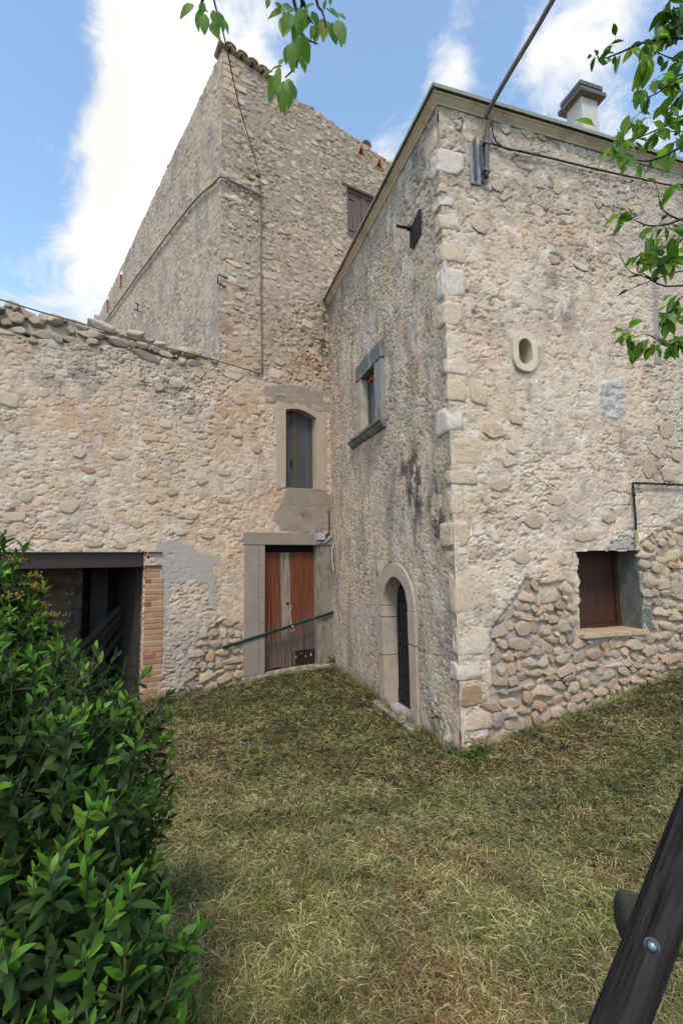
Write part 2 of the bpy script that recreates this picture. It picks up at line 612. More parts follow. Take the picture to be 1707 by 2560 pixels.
M_CABLE_G = material('sun_greyed_cable', color=lin(118, 104, 92, .8), var=0.15, scale=20, fine=60, bump=0, rough=0.7)
M_CONDUIT = material('grey_plastic_conduit', color=lin(186, 186, 184, .8), var=0.06, scale=10, fine=60, bump=0, rough=0.5)
M_DOORW = material('faded_red_wood', color=lin(124, 62, 34, .95), var=0.24, scale=7, fine=55, bump=0.003, rough=0.75, stretch=(6, 6, .35))
M_DARKW = material('near_black_wood', color=lin(34, 28, 30, .9), var=0.25, scale=8, fine=50, bump=0.002, rough=0.65, stretch=(.6, .6, 6))
M_BROWNW = material('brown_stained_wood', color=lin(74, 46, 34, .75), var=0.2, scale=7, fine=50, bump=0.0015, rough=0.6, stretch=(6, 6, .4))
M_GREYW = material('weathered_shutter_wood', color=lin(98, 84, 78, .9), var=0.25, scale=7, fine=60, bump=0.002, rough=0.85, stretch=(6, 6, .4))
M_ORANGEW = material('orange_window_wood', color=lin(150, 94, 52, .9), var=0.15, scale=8, fine=50, bump=0.001, rough=0.55)
M_CASEM = material('taupe_window_frame', color=lin(92, 80, 74, .9), var=0.1, scale=8, fine=50, bump=0.0008, rough=0.5)
M_BLACK = material('dark_void', color=(0.006, 0.006, 0.006), var=0.1, bump=0)
M_TIMBER = material('dark_tarred_timber', color=lin(42, 37, 35, .9), var=0.9, scale=5, fine=16, bump=0.006, rough=0.8, spec=0.12, stretch=(7, 7, .45), local=True)
M_LOG = material('lichened_log', color=lin(82, 76, 66, .9), var=0.35, scale=16, fine=70, bump=0.006, rough=0.9, blotch=(*lin(140, 118, 46, .8), 1), blotch_amt=.6)
M_ZINC = material('zinc_bolt', color=lin(120, 124, 126), var=0.15, scale=30, fine=100, bump=0.0008, rough=0.42, metallic=0.8)
M_BAR = material('chipped_green_paint', color=lin(64, 88, 76, .8), var=0.2, scale=10, fine=60, bump=0.001, rough=0.6, blotch=(*lin(74, 52, 42, .8), 1), blotch_amt=.9)
M_ROPE = material('pale_rope', color=lin(186, 168, 142, .8), var=0.15, scale=60, fine=200, bump=0.001)
M_BARK = material('cherry_bark', color=lin(52, 44, 42, .9), var=0.3, scale=20, fine=90, bump=0.002, rough=0.8)
M_STEM = material('green_brown_stem', color=lin(74, 70, 44, .8), var=0.25, scale=20, fine=90, bump=0.001, rough=0.8)
M_LEAFT = material('cherry_leaf', ramp=[(0, lin(84, 120, 44, .9)), (.5, lin(108, 142, 56, .9)), (.85, lin(124, 150, 64, .8)), (1, lin(156, 158, 78, .8))], var=0.12, scale=18, fine=120, bump=0.0008, rough=0.42, spec=0.4, translucent=0.58, local=True)
M_LEAFA = material('shrub_leaf', attr='Col', var=0.15, scale=25, fine=120, bump=0.0008, rough=0.5, spec=0.2, translucent=0.16)
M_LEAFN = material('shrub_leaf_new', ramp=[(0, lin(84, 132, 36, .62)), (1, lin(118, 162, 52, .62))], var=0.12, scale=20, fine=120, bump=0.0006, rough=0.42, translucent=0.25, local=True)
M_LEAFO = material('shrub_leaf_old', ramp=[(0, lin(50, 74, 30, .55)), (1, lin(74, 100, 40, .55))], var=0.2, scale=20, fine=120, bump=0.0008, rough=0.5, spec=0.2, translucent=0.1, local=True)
M_GRASS = material('cut_hay', attr='Col', var=0.1, scale=20, fine=90, bump=0, rough=0.75, spec=0.2, translucent=0.12)
M_SOIL = material('thatch_soil', color=lin(66, 60, 40, .45), var=0.35, scale=6, fine=60, bump=0.02, rough=1.0)
M_ROOM = material('sooty_rubble_plaster', attr='Col', var=0.25, scale=9, fine=60, bump=0.02, rough=0.95)
M_GLASS = bpy.data.materials.new('window_glass')
M_GLASS.use_nodes = True
_g = NT(M_GLASS.node_tree)
_gp = _g.n('ShaderNodeBsdfPrincipled', {'Base Color': (0.045, 0.047, 0.055, 1), 'Roughness': 0.08, 'Specular IOR Level': 0.5})
_g.n('ShaderNodeOutputMaterial', {'Surface': _gp.outputs[0]})
M_CURTAIN = bpy.data.materials.new('curtain_behind_glass')
M_CURTAIN.use_nodes = True
_g = NT(M_CURTAIN.node_tree)
_pos = _g.n('ShaderNodeNewGeometry').outputs['Position']
_wv = _g.noise(_g.vmath('MULTIPLY', _pos, (14, 14, .4)), 1.0, 2, .5)
_gc = _g.ramp(_wv, [(0.3, (0.066, 0.069, 0.080)), (0.7, (0.082, 0.086, 0.1))])
_gp = _g.n('ShaderNodeBsdfPrincipled', {'Base Color': _gc, 'Roughness': 0.12, 'Specular IOR Level': 0.5})
_g.n('ShaderNodeOutputMaterial', {'Surface': _gp.outputs[0]})

for m_ in (M_COB, M_TOP, M_QUOIN, M_QUOIN_G, M_QUOIN_O, M_QUOIN_B, M_CHIP):
    for nd in m_.node_tree.nodes:
        if nd.type == 'VALTORGB':
            for e_ in nd.color_ramp.elements:
                c_ = e_.color
                e_.color = (c_[0] * 1.17, c_[1] * 1.08, c_[2] * 1.06, 1)
        elif nd.type == 'RGB':
            c_ = nd.outputs[0].default_value
            nd.outputs[0].default_value = (c_[0] * 1.10, c_[1] * 1.02, c_[2] * 1.02, 1)

# ------------------------------------------------------------------ colour words for walls (albedo)
CREAM, WARM, OCHRE = lin(212, 192, 164, K), lin(212, 184, 148, K), lin(202, 162, 116, K)
PINKG, GREYP, GREY = lin(194, 174, 150, K), lin(180, 166, 146, K), lin(160, 150, 136, K)
TAUPE, DARKG, SOOT, BLUEG = lin(158, 143, 124, K), lin(112, 106, 100, K), lin(62, 60, 60, K), lin(150, 154, 154, K)
BROWN = lin(150, 122, 92, K)


def relief(U, V, s, mask_rubble, flake=1.0, rough=1.0, quiet=0.0):
    wx, wy = 0.30 * fbm(U * 2.3, V * 2.3, 4, s + 1), 0.30 * fbm(U * 2.3 + 9, V * 2.3, 4, s + 2)
    H = 0.014 * fbm(U * 0.9, V * 0.9, 3, s)
    lay = np.zeros_like(U)
    calm = (.12 + .88 * ss(-.1, .3, fbm(U * .85 + 3, V * .85, 4, s + 90))) * (1 - .8 * quiet)
    for k, (t, fx, fy) in enumerate(((-.12, 1.7, 2.5), (.05, 2.8, 4.3), (.16, 4.0, 6.5), (.14, 6, 10))):
        nk = fbm(U * fx + wx, V * fy + wy, 6, s + 5 + k * 7, .62)
        st = ss(t - .004, t + .004, nk)
        lay += st * (1, .8, .6, .4)[k]
        H += 0.0062 * flake * calm * st * (1, .9, .6, .4)[k]
    f1, f2, cid = voro(U * 4.6 + wx * 2.2, V * 6.8 + wy * 2.2, s + 3)
    f1b, f2b, cb = voro(U * 10 + wx * 3, V * 15 + wy * 3, s + 4)
    edge = ss(.012, .085, f2 - f1)
    gate = ss(-.05, .25, fbm(U * 3.1, V * 3.1, 4, s + 50))
    gate2 = ss(.05, .3, fbm(U * 2.1 + 7, V * 2.1, 4, s + 52))
    H += 0.036 * (edge - 1) * gate * np.clip(.35 + mask_rubble, 0, 1) + 0.010 * (cid - .5) * mask_rubble * edge
    H += 0.010 * (ss(.02, .13, f2b - f1b) - 1) * gate2 * np.clip(.25 + mask_rubble, 0, 1) * flake
    p = fbm(U * 12, V * 17, 5, s + 60, .6)
    H -= 0.020 * rough * (.4 + .6 * calm) * ss(.31, .40, p)
    q = fbm(U * 6 + wx * 2, V * 17 + wy * 2, 5, s + 64, .62)
    H -= 0.038 * flake * np.clip(.08 + 1.0 * calm, 0, 1) * ss(.31, .345, q)
    q2 = fbm(U * 16, V * 26, 4, s + 66, .62)
    H -= 0.022 * rough * (.35 + .65 * calm) * ss(.36, .40, q2)
    H += 0.0026 * rough * fbm(U * 26, V * 30, 3, s + 70)
    return H, lay, edge, cid


def wall(name, plane, u0, u1, v0, v1, d, fun, holes, parent, top=None, m=M_WALL, left=None):
    nu, nv = int((u1 - u0) / d) + 1, int((v1 - v0) / d) + 1
    us, vs = np.linspace(u0, u1, nu), np.linspace(v0, v1, nv)
    U, V = np.meshgrid(us, vs)
    U, V = U.ravel(), V.ravel()
    if top is not None:
        V = v0 + (V - v0) * (top(U) - v0) / (v1 - v0)
    H, C = fun(U, V)
    idx = np.arange(nu * nv).reshape(nv, nu)
    f = np.stack([idx[:-1, :-1], idx[:-1, 1:], idx[1:, 1:], idx[1:, :-1]], -1).reshape(-1, 4)
    cu, cv = U[f].mean(1), V[f].mean(1)
    keep = np.ones(len(f), bool)
    for h in holes:
        keep &= ~h(cu, cv)
    f = f[keep]
    used = np.zeros(nu * nv, bool)
    used[f.ravel()] = True
    rem = np.cumsum(used) - 1
    co = plane.Wn(U, V, H)[used]
    me = mesh_np(name, co, rem[f], np.clip((C[used] * .80 + .20 * C[used].mean(1, keepdims=True) * np.array([[1.12, 1.0, .88]])) * np.array([1.09, 1.03, 1.04]), 0.01, 0.9))
    return link(name, me, m, parent)


def rect_hole(u0, u1, v0, v1):
    return lambda u, v: (u > u0) & (u < u1) & (v > v0) & (v < v1)


def gauss(U, V, plane, px, py, ru, rv):
    u, v = plane.uv(px, py)
    return np.exp(-((U - u) / ru) ** 2 - ((V - v) / rv) ** 2)


def pxpoly(plane, pts):
    return [plane.uv(*p) for p in pts]


# ================================================================== GROUND
def axis(lo, hi, a, b, fine, big):
    x = [a]
    while x[-1] < b: x.append(x[-1] + fine)
    st = fine
    while x[-1] < hi:
        st *= 1.35
        x.append(x[-1] + min(st, big))
    y = [a]
    st = fine
    while y[0] > lo:
        st *= 1.35
        y.insert(0, y[0] - min(st, big))
    return np.array(y[:-1] + x)


xs, ys = axis(-900, 900, -4.5, 6.5, 0.05, 150), axis(-900, 900, -1.5, 11.0, 0.05, 150)
X, Y = np.meshgrid(xs, ys)
Xr, Yr = X.ravel(), Y.ravel()
idx = np.arange(X.size).reshape(X.shape)
fc = np.stack([idx[:-1, :-1], idx[:-1, 1:], idx[1:, 1:], idx[1:, :-1]], -1).reshape(-1, 4)
o = link('ground', mesh_np('ground', np.stack([Xr, Yr, gz(Xr, Yr)], 1), fc), M_SOIL)
o['kind'] = 'structure'

# ================================================================== HOUSE (right wing)
HTOP = 7.34
house = thing('stone_house', 'pale stone house wing with big corner quoins, arched side door and chimney', 'house', PC)

# --- openings on HR (front) and HL (side)
hw = dict(u0=HR.uv(1437, 1378)[0], u1=HR.uv(1598, 1372)[0], v0=HR.uv(1456, 1586)[1], v1=HR.uv(1433, 1377)[1])
ov_u, ov_v = HR.uv(1308, 882)
ov_ru, ov_rv = 0.092, 0.155          # inner opening half sizes (stadium)


def ov_sd(u, v, r):
    dv = np.maximum(np.abs(v - ov_v) - (ov_rv - ov_ru), 0)
    return np.hypot(u - ov_u, dv) - r


def hw_hole(u, v):
    e = 0.05 * fbm(u * 5, v * 6, 3, 91)
    return (u > hw['u0'] + e + 0.02) & (u < hw['u1'] - 0.01 + e * 0.7) & (v > hw['v0']) & (v < hw['v1'] + e * 0.2)


RUB = pxpoly(HR, [(1226, 1570), (1262, 1520), (1300, 1472), (1320, 1448), (1440, 1462), (1452, 1590), (1600, 1590), (1588, 1400), (1600, 1360), (1640, 1325), (1707, 1290),
                  (1800, 1280), (1800, 1800), (1500, 1830), (1226, 1960)])
CEMP = pxpoly(HR, [(1498, 958), (1530, 948), (1552, 945), (1562, 985), (1561, 1035), (1545, 1048), (1500, 1035), (1496, 990)])
SEAM = pxpoly(HR, [(1622, 560), (1640, 560), (1643, 760), (1652, 905), (1632, 912), (1628, 760)])
MORT = pxpoly(HR, [(1215, 1555), (1275, 1515), (1315, 1480), (1400, 1490), (1440, 1520), (1440, 1580), (1330, 1600), (1250, 1660), (1222, 1650)])
REND = pxpoly(HR, [(1505, 1375), (1530, 1350), (1570, 1338), (1588, 1350), (1588, 1372)])


def f_hr(U, V):
    sdr = poly_sd(U, V, RUB) + 0.06 * fbm(U * 4, V * 4, 3, 11)
    rub = ss(-0.02, 0.03, sdr)
    upper = ss(5.6, 6.6, V + 0.5 * fbm(U * 1.2, V * 1.2, 3, 12))
    mid = ss(-.1, .35, fbm(U * .8, V * .9, 3, 15))
    right = ss(2.3, 3.0, U + 0.3 * fbm(U, V, 3, 13)) * ss(4.4, 3.6, V)
    ero = np.clip(0.18 + 0.55 * upper + 0.6 * right + 0.35 * mid * ss(4, 3, V), 0, 1) * (1 - rub)
    H, lay, edge, cid = relief(U, V, 100, ero, 0.68, 0.9, np.clip(1.1 * gauss(U, V, HR, 1400, 980, 1.3, 1.6), 0, 1))
    H = H * (1 - 0.55 * rub) - (0.034 - .030 * fbm(U * 3.3, V * 3.3, 3, 29)) * rub
    C = np.tile(np.array(CREAM), (len(U), 1))
    C = cmix(C, WARM, 0.7 * ss(-.15, .3, fbm(U * 1.1, V * 1.1, 4, 16)))
    C = cmix(C, PINKG, 0.75 * ss(0, .35, fbm(U * 1.6 + 5, V * 1.6, 4, 17)))
    C = cmix(C, GREYP, 0.8 * upper)
    C = cmix(C, TAUPE, 0.8 * upper * ss(-.05, .3, fbm(U * 3, V * 3, 4, 18)))
    C = cmix(C, OCHRE, 0.42 * gauss(U, V, HR, 1390, 590, .55, .35) + 0.4 * gauss(U, V, HR, 1215, 850, .2, .35) + .35 * gauss(U, V, HR, 1190, 1280, .25, .16))
    C = cmix(C, lin(226, 214, 196, K), 0.6 * ss(.5, 2.2, lay) * ss(0, .3, fbm(U * 5, V * 6, 4, 19)))
    C = cmix(C, TAUPE, 0.5 * ss(.12, .3, fbm(U * 6, V * 8, 4, 20)))
    # stains
    ns = ss(-.25, .35, fbm(U * 5, V * 2.2, 5, 21))
    C = cmix(C, DARKG, np.clip(0.9 * ns * gauss(U, V, HR, 1400, 760, .26, .42), 0, .75))
    C = cmix(C, GREY, np.clip(0.8 * ns * gauss(U, V, HR, 1430, 640, .5, .25), 0, .6))
    C = cmix(C, BROWN, np.clip(0.75 * ns * (gauss(U, V, HR, 1545, 1120, .17, .3) + .7 * gauss(U, V, HR, 1640, 1180, .3, .5)), 0, .6))
    C = cmix(C, DARKG, np.clip(0.6 * ns * gauss(U, V, HR, 1318, 975, .05, .2), 0, .5))
    C = cmix(C, BROWN, 0.8 * ss(.05, .3, fbm(U * 6, V * 6, 3, 23)) * gauss(U, V, HR, 1215, 1275, .18, .14))
    # repairs
    cem = ss(-.015, .015, poly_sd(U, V, CEMP) + .015 * fbm(U * 12, V * 12, 3, 24))
    C = cmix(C, lin(176, 172, 162, K), cem)
    C = cmix(C, lin(206, 200, 190, K), cem * .7 * ss(0, .25, fbm(U * 9, V * 9, 3, 28)))
    H = H * (1 - .5 * cem) + cem * (.012 + .03 * fbm(U * 8, V * 8, 4, 25))
    seam = ss(-.006, .01, poly_sd(U, V, SEAM) + .012 * fbm(U * 14, V * 9, 3, 26))
    C = cmix(C, lin(138, 132, 126, K), seam * .9)
    H = H * (1 - .5 * seam) + seam * .010
    rend = ss(-.01, .01, poly_sd(U, V, REND))
    C = cmix(C, lin(164, 160, 152, K), rend)
    mort = ss(-.03, .04, poly_sd(U, V, MORT) + .05 * fbm(U * 6, V * 6, 3, 27))
    C = cmix(C, lin(182, 164, 140, K), rub * .8)
    C = cmix(C, lin(162, 156, 146, K), mort * .85)
    C = cmix(C, lin(166, 148, 126, K), rub * (1 - mort) * .5 * ss(1.3, .2, V))
    right_grey = ss(2.7, 3.1, U) * ss(.2, .5, V)
    C = cmix(C, GREYP, right_grey * .4)
    # keep the corner arris clean, shared wobble
    fade = ss(0, .10, U)
    H = H * fade + (0.014 * fbm(V * 3, V * 0 + 2, 3, 30)) * (1 - fade)
    # slot edges
    near = ss(.10, .0, np.abs(ov_sd(U, V, ov_ru + .10)))
    H = H * (1 - .8 * near)
    return H, C


wall('wall', HR, 0, 4.0, -0.35, HTOP, 0.0118, f_hr,
     [hw_hole, lambda u, v: ov_sd(u, v, ov_ru + .02) < 0], house)
# the front goes on to the right outside the picture
wall('wall', HR, 4.0, 6.5, -0.35, HTOP, 0.08, f_hr, [], house)

# --- side face
dw_l, dw_r = HL.uv(945, 1510)[0], HL.uv(1037, 1510)[0]       # outer edges of the door surround (l is farther = bigger u)
di_l, di_r = HL.uv(960, 1512)[0], HL.uv(1021.5, 1510)[0]
d_v0 = -0.02
d_spring = HL.uv(960, 1514)[1]
d_top_i = HL.uv(993, 1443)[1]
d_top_o = HL.uv(984, 1407)[1]
d_cu = (di_l + di_r) / 2
sw = dict(ul=HL.uv(908, 947)[0], ur=HL.uv(941, 912)[0], v0=HL.uv(917, 1078)[1], v1=HL.uv(908, 947)[1],
          ol=HL.uv(897, 920)[0], orr=HL.uv(958, 870)[0], ot=HL.uv(897, 920)[1])


def arch_pts(cu, hw_, v_spring, v_top, v_bot, n=18):
    pts = [(cu - hw_, v_bot)]
    for i in range(n + 1):
        a = math.pi - math.pi * i / n
        pts.append((cu + hw_ * math.cos(a), v_spring + (v_top - v_spring) * math.sin(a)))
    pts.append((cu + hw_, v_bot))
    return pts


d_hwi = abs(di_l - di_r) / 2
d_hwo = abs(dw_l - dw_r) / 2
DOOR_IN = arch_pts(d_cu, d_hwi, d_spring, d_top_i, d_v0)


def f_hl(U, V):
    ero = np.clip(-.1 + 0.6 * ss(5.2, 6.8, V) + .4 * fbm(U, V, 3, 201), 0, 1)
    H, lay, edge, cid = relief(U, V, 200, ero * .8 - .25, 0.55, 1.0, ss(6.0, 4.5, V) * .55)
    sh = fbm(U * 5, V * 3.2, 4, 240)
    H += 0.005 * sh
    C = np.tile(np.array(lin(212, 184, 146, K)), (len(U), 1))
    streak = fbm(U * 3.5, V * .45, 4, 203)
    C = cmix(C, CREAM, 0.55 * ss(0, .4, streak))
    C = cmix(C, PINKG, 0.7 * ss(-.1, .35, fbm(U * .9, V * .9, 4, 204)))
    C = cmix(C, lin(196, 188, 174, K), 0.5 * ss(.02, .3, fbm(U * 6, V * 5, 4, 205)))
    C = cmix(C, lin(164, 154, 140, K), 0.45 * ss(.05, .4, fbm(U * 1.8 + 3, V * .9, 4, 206)))
    C = cmix(C, GREY, 0.6 * ss(5.4, 7.0, V + .4 * fbm(U, V, 3, 207)))
    C = cmix(C, DARKG, 0.6 * ss(.2, .36, fbm(U * 10, V * 8, 5, 208, .6)))
    C = cmix(C, lin(214, 202, 182, K), 0.6 * ss(.14, .3, fbm(U * 3 + 11, V * 1.6, 5, 212, .6)))
    C = cmix(C, lin(138, 126, 110, K), 0.5 * ss(.1, .35, fbm(U * 2.6 + 4, V * .8, 5, 213, .6)))
    ns = ss(-.25, .3, fbm(U * 5, V * 3.2, 6, 209, .62))
    st = (1.9 * gauss(U, V, HL, 1036, 1225, .16, .40) + 1.1 * gauss(U, V, HL, 1022, 1180, .35, .25) + 1.9 * gauss(U, V, HL, 1112, 1335, .20, .17) + 1.1 * gauss(U, V, HL, 1090, 1260, .25, .3) +
          .8 * gauss(U, V, HL, 1140, 1560, .05, .4) + .7 * gauss(U, V, HL, 1035, 700, .04, .4) + .5 * gauss(U, V, HL, 1065, 930, .06, .7))
    C = cmix(C, SOOT, np.clip(ns * st, 0, .82))
    C = cmix(C, lin(142, 136, 126, K), np.clip(.5 * ss(.55, .0, U) * ss(-.3, .3, fbm(U * 3, V * 1.2, 4, 210)), 0, .7))
    C = cmix(C, lin(178, 184, 186, K), np.clip(.8 * gauss(U, V, HL, 925, 830, .25, .35) * ns + .55 * gauss(U, V, HL, 940, 1150, .3, .3) * ns, 0, .7))
    C = cmix(C, DARKG, np.clip(.6 * ns * ss(.35, 0, V), 0, .5))
    # soot down the inner corner and under the window sill
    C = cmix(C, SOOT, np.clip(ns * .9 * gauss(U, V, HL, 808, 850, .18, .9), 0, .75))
    C = cmix(C, BROWN, np.clip(.5 * gauss(U, V, HL, 925, 1150, .5, .22), 0, .5))
    fade = ss(0, .10, U)
    H = H * fade + (0.014 * fbm(V * 3, V * 0 + 2, 3, 30)) * (1 - fade)
    # base of the corner bulges where mortar has fallen
    H += 0.07 * np.exp(-((U - .22) / .22) ** 2) * ss(.55, .0, V) * (0.6 + fbm(U * 7, V * 5, 3, 211))
    ring_d = np.where(V < d_spring, np.abs(U - d_cu) - d_hwo, (np.hypot((U - d_cu) / d_hwo, (V - d_spring) / (d_top_o - d_spring)) - 1) * d_hwo)
    nearf = np.maximum(ss(.05, .0, ring_d), ss(.05, .0, np.maximum(np.maximum(np.maximum(U - sw['ol'], sw['orr'] - U), 0), np.maximum(np.maximum(V - sw['ot'], sw['v0'] - V), 0))))
    H = H * (1 - nearf) - .012 * nearf
    return H, C


def arch_hole(u, v):
    hw_ = d_hwi + .04
    k = np.clip((v - d_spring) / (d_top_i + .04 - d_spring), 0, 1)
    return (np.abs(u - d_cu) < hw_ * np.sqrt(1 - k * k)) & (v < d_top_i + .04)


wall('wall', HL, 0, 5.3, -0.35, HTOP, 0.0128, f_hl,
     [arch_hole, rect_hole(sw['ur'] - .02, sw['ul'] + .02, sw['v0'] - .02, sw['v1'] + .02)], house, m=M_ROUGHCAST)

# closed back of the house
bm = bmesh.new()
for a, b in ((HR.W(6.5, 0), HR.W(6.5, 0, -6)), (HR.W(6.5, 0, -6), HR.W(0, 0, -6))):
    f = [bm.verts.new((p.x, p.y, z)) for p, z in ((a, -.3), (b, -.3), (b, HTOP), (a, HTOP))]
    bm.faces.new(f)
me = bm_mesh(bm, 'wall')
link('wall', me, material('plain_rear_render', color=GREYP, var=.15, scale=2, fine=30, bump=.01), house)

# --- eaves slab with flashing, and chimney
roof = None
bm = bmesh.new()
e = 0.10
c0 = [HR.W(-e, HTOP, e), HR.W(6.6, HTOP, e), HR.W(6.6, HTOP, -6.1), HR.W(-e, HTOP, -6.1)]
lo = [bm.verts.new(p + Vector((0, 0, .05))) for p in c0]
hi = [bm.verts.new(p + Vector((0, 0, .085))) for p in c0]
bm.faces.new(lo); bm.faces.new(hi)
for i in range(4):
    bm.faces.new((lo[i], lo[(i + 1) % 4], hi[(i + 1) % 4], hi[i]))
roof = link('roof_slab', bm_mesh(bm, 'roof_slab'), M_SLAB, house)
bm = bmesh.new()
rows = []
for base, dn in ((HR.W(6.6, HTOP), HR.n), (HR.W(0, HTOP), HR.n + HL.n), (HL.W(5.6, HTOP), HL.n)):
    rows.append([bm.verts.new(base + dn * n_ + Vector((0, 0, v_))) for n_, v_ in ((-.02, -.045), (.02, -.045), (.03, -.03), (.085, .018), (.096, .022), (.096, .048), (-.02, .048))])
for i in range(2):
    for k in range(7):
        bm.faces.new((rows[i][k], rows[i][(k + 1) % 7], rows[i + 1][(k + 1) % 7], rows[i + 1][k]))
bm.faces.new(rows[0]); bm.faces.new(rows[2][::-1])
link('eave_moulding', bm_mesh(bm, 'eave_moulding'), M_SLAB, roof)
for a, b in (((-e - .015, e + .015), (6.6, e + .015)), ((-e - .015, e + .015), (-e - .015, -5.6))):
    bm = bmesh.new()
    A, B = HR.W(a[0], HTOP + .07, a[1]), HR.W(b[0], HTOP + .07, b[1])
    dd = (B - A).normalized()
    sd_ = dd.cross(Vector((0, 0, 1)))
    if (sd_.dot(HR.n) < 0 and abs(sd_.dot(HR.n)) > .5) or (abs(sd_.dot(HR.n)) < .5 and sd_.dot(HL.n) < 0): sd_ = -sd_
    n_seg = 4
    for k in range(n_seg):
        s0, s1 = A + (B - A) * (k / n_seg), A + (B - A) * ((k + 1) / n_seg) + dd * (.03 if k < n_seg - 1 else 0)
        z = .003 * (k % 2)
        pr = [(-.12, .02 + z), (.012, .02 + z), (.018 + z, -.035), (.008 + z, -.035), (.004, .012 + z), (-.12, .012 + z)]
        r1 = [bm.verts.new(s0 + sd_ * x + Vector((0, 0, y + .01))) for x, y in pr]
        r2 = [bm.verts.new(s1 + sd_ * x + Vector((0, 0, y + .01))) for x, y in pr]
        for i in range(6):
            bm.faces.new((r1[i], r1[(i + 1) % 6], r2[(i + 1) % 6], r2[i]))
        bm.faces.new(r1); bm.faces.new(r2[::-1])
    link('edge_flashing', bm_mesh(bm, 'edge_flashing'), M_FLASH, roof)

# chimney: set back from the front edge
CHN = -0.75
chp = Plane(HR.W(0, 0, CHN), A_HL + 90)
cu0 = chp.uv(1456, 300)[0]
cu1 = chp.uv(1493, 300)[0]
cb = chp.uv(1456, 240)[1]
CW = (cu1 - cu0) + .02
ch = box('chimney', chp, cu0, cu0 + CW, HTOP + .05, cb, -CW, 0, material('smooth_grey_render', color=lin(196, 188, 180, .85), var=.05, scale=4, fine=60, bump=.001), roof, bev=.006)
cap_lo = cb
box('chimney_cap', chp, cu0 - .09, cu0 + CW + .09, cap_lo, cap_lo + .07, -CW - .09, .09, material('dark_cap_concrete', color=lin(104, 98, 92, .85), var=.15, scale=8, fine=60, bump=.002), ch, bev=.006)
bm = bmesh.new()
for uu in (cu0, cu0 + CW - .05):
    for nn in (-.05, -CW):
        box_bm(bm, chp, uu, uu + .05, cap_lo + .07, cap_lo + .13, nn, nn + .05)
link('cap_legs', bm_mesh(bm, 'cap_legs'), M_BRICK_P, ch)
box('chimney_cap', chp, cu0 - .06, cu0 + CW + .06, cap_lo + .13, cap_lo + .20, -CW - .06, .06, material('green_grey_cap', color=lin(96, 104, 98, .85), var=.15, scale=8, fine=60, bump=.002), ch, bev=.006)

# --- quoins: (top px, bottom px, right reach px on HR, left reach px on HL, material)
QU = [(293, 360, 1144, 1058, M_QUOIN), (369, 432, 1160, 1077, M_QUOIN_G), (438, 455, 1118, 1092, M_QUOIN_O), (456, 482, 1116, 1094, M_QUOIN),
      (486, 515, 1134, 1080, M_QUOIN_G), (524, 574, 1150, 1088, M_QUOIN), (586, 592, 1120, 1104, M_BRICK), (600, 654, 1163, 1088, M_QUOIN), (662, 744, 1163, 1090, M_QUOIN_G),
      (750, 813, 1157, 1092, M_QUOIN), (830, 884, 1172, 1110, M_QUOIN), (889, 936, 1170, 1106, M_QUOIN), (945, 1002, 1166, 1112, M_QUOIN), (1010, 1083, 1160, 1090, M_QUOIN_G),
      (1090, 1161, 1238, 1110, M_QUOIN_O), (1171, 1213, 1194, 1112, M_QUOIN), (1225, 1290, 1160, 1120, M_QUOIN), (1301, 1370, 1176, 1100, M_QUOIN_O), (1374, 1412, 1171, 1112, M_QUOIN), (1420, 1545, 1185, 1120, M_QUOIN),
      (1562, 1644, 1228, 1128, M_QUOIN), (1653, 1707, 1204, 1126, M_QUOIN), (1714, 1774, 1226, 1124, M_QUOIN_B), (1779, 1838, 1234, 1116, M_QUOIN_O), (1842, 1900, 1224, 1112, M_QUOIN_B)]
for i, (yt, yb, xr, xl, m) in enumerate(QU):
    xc = 1094 + (yt - 253) * 0.0366
    v1 = HR.uv(xc, yt)[1]
    v0 = HR.uv(xc, yb)[1]
    ur = HR.uv(xr, (yt + yb) / 2)[0]
    ul = max(.08, HL.uv(xl, (yt + yb) / 2)[0])
    ul = min(ul, .45)
    pr = (0.018, .026, .010, .022)[i % 4]
    if m is M_QUOIN_G: pr += .008
    # straddles the corner: local x along HR, local y along outward HR normal
    bw, bd, bh = ur + pr, ul + pr, v1 - v0
    mw = HR.M((ur - pr) / 2, (v0 + v1) / 2, -(ul - pr) / 2) @ Matrix.Rotation(random.uniform(-.015, .015), 4, 'Y') @ Matrix.Diagonal((bw / 2, bd / 2, bh / 2 * .98, 1))
    src = BLOCK[i % len(BLOCK)]
    key = (src.name, m.name)
    if key not in MESHM:
        me = src.copy(); me.materials.clear(); me.materials.append(m); MESHM[key] = me
    link('quoin_stone', MESHM[key], None, house, mw)

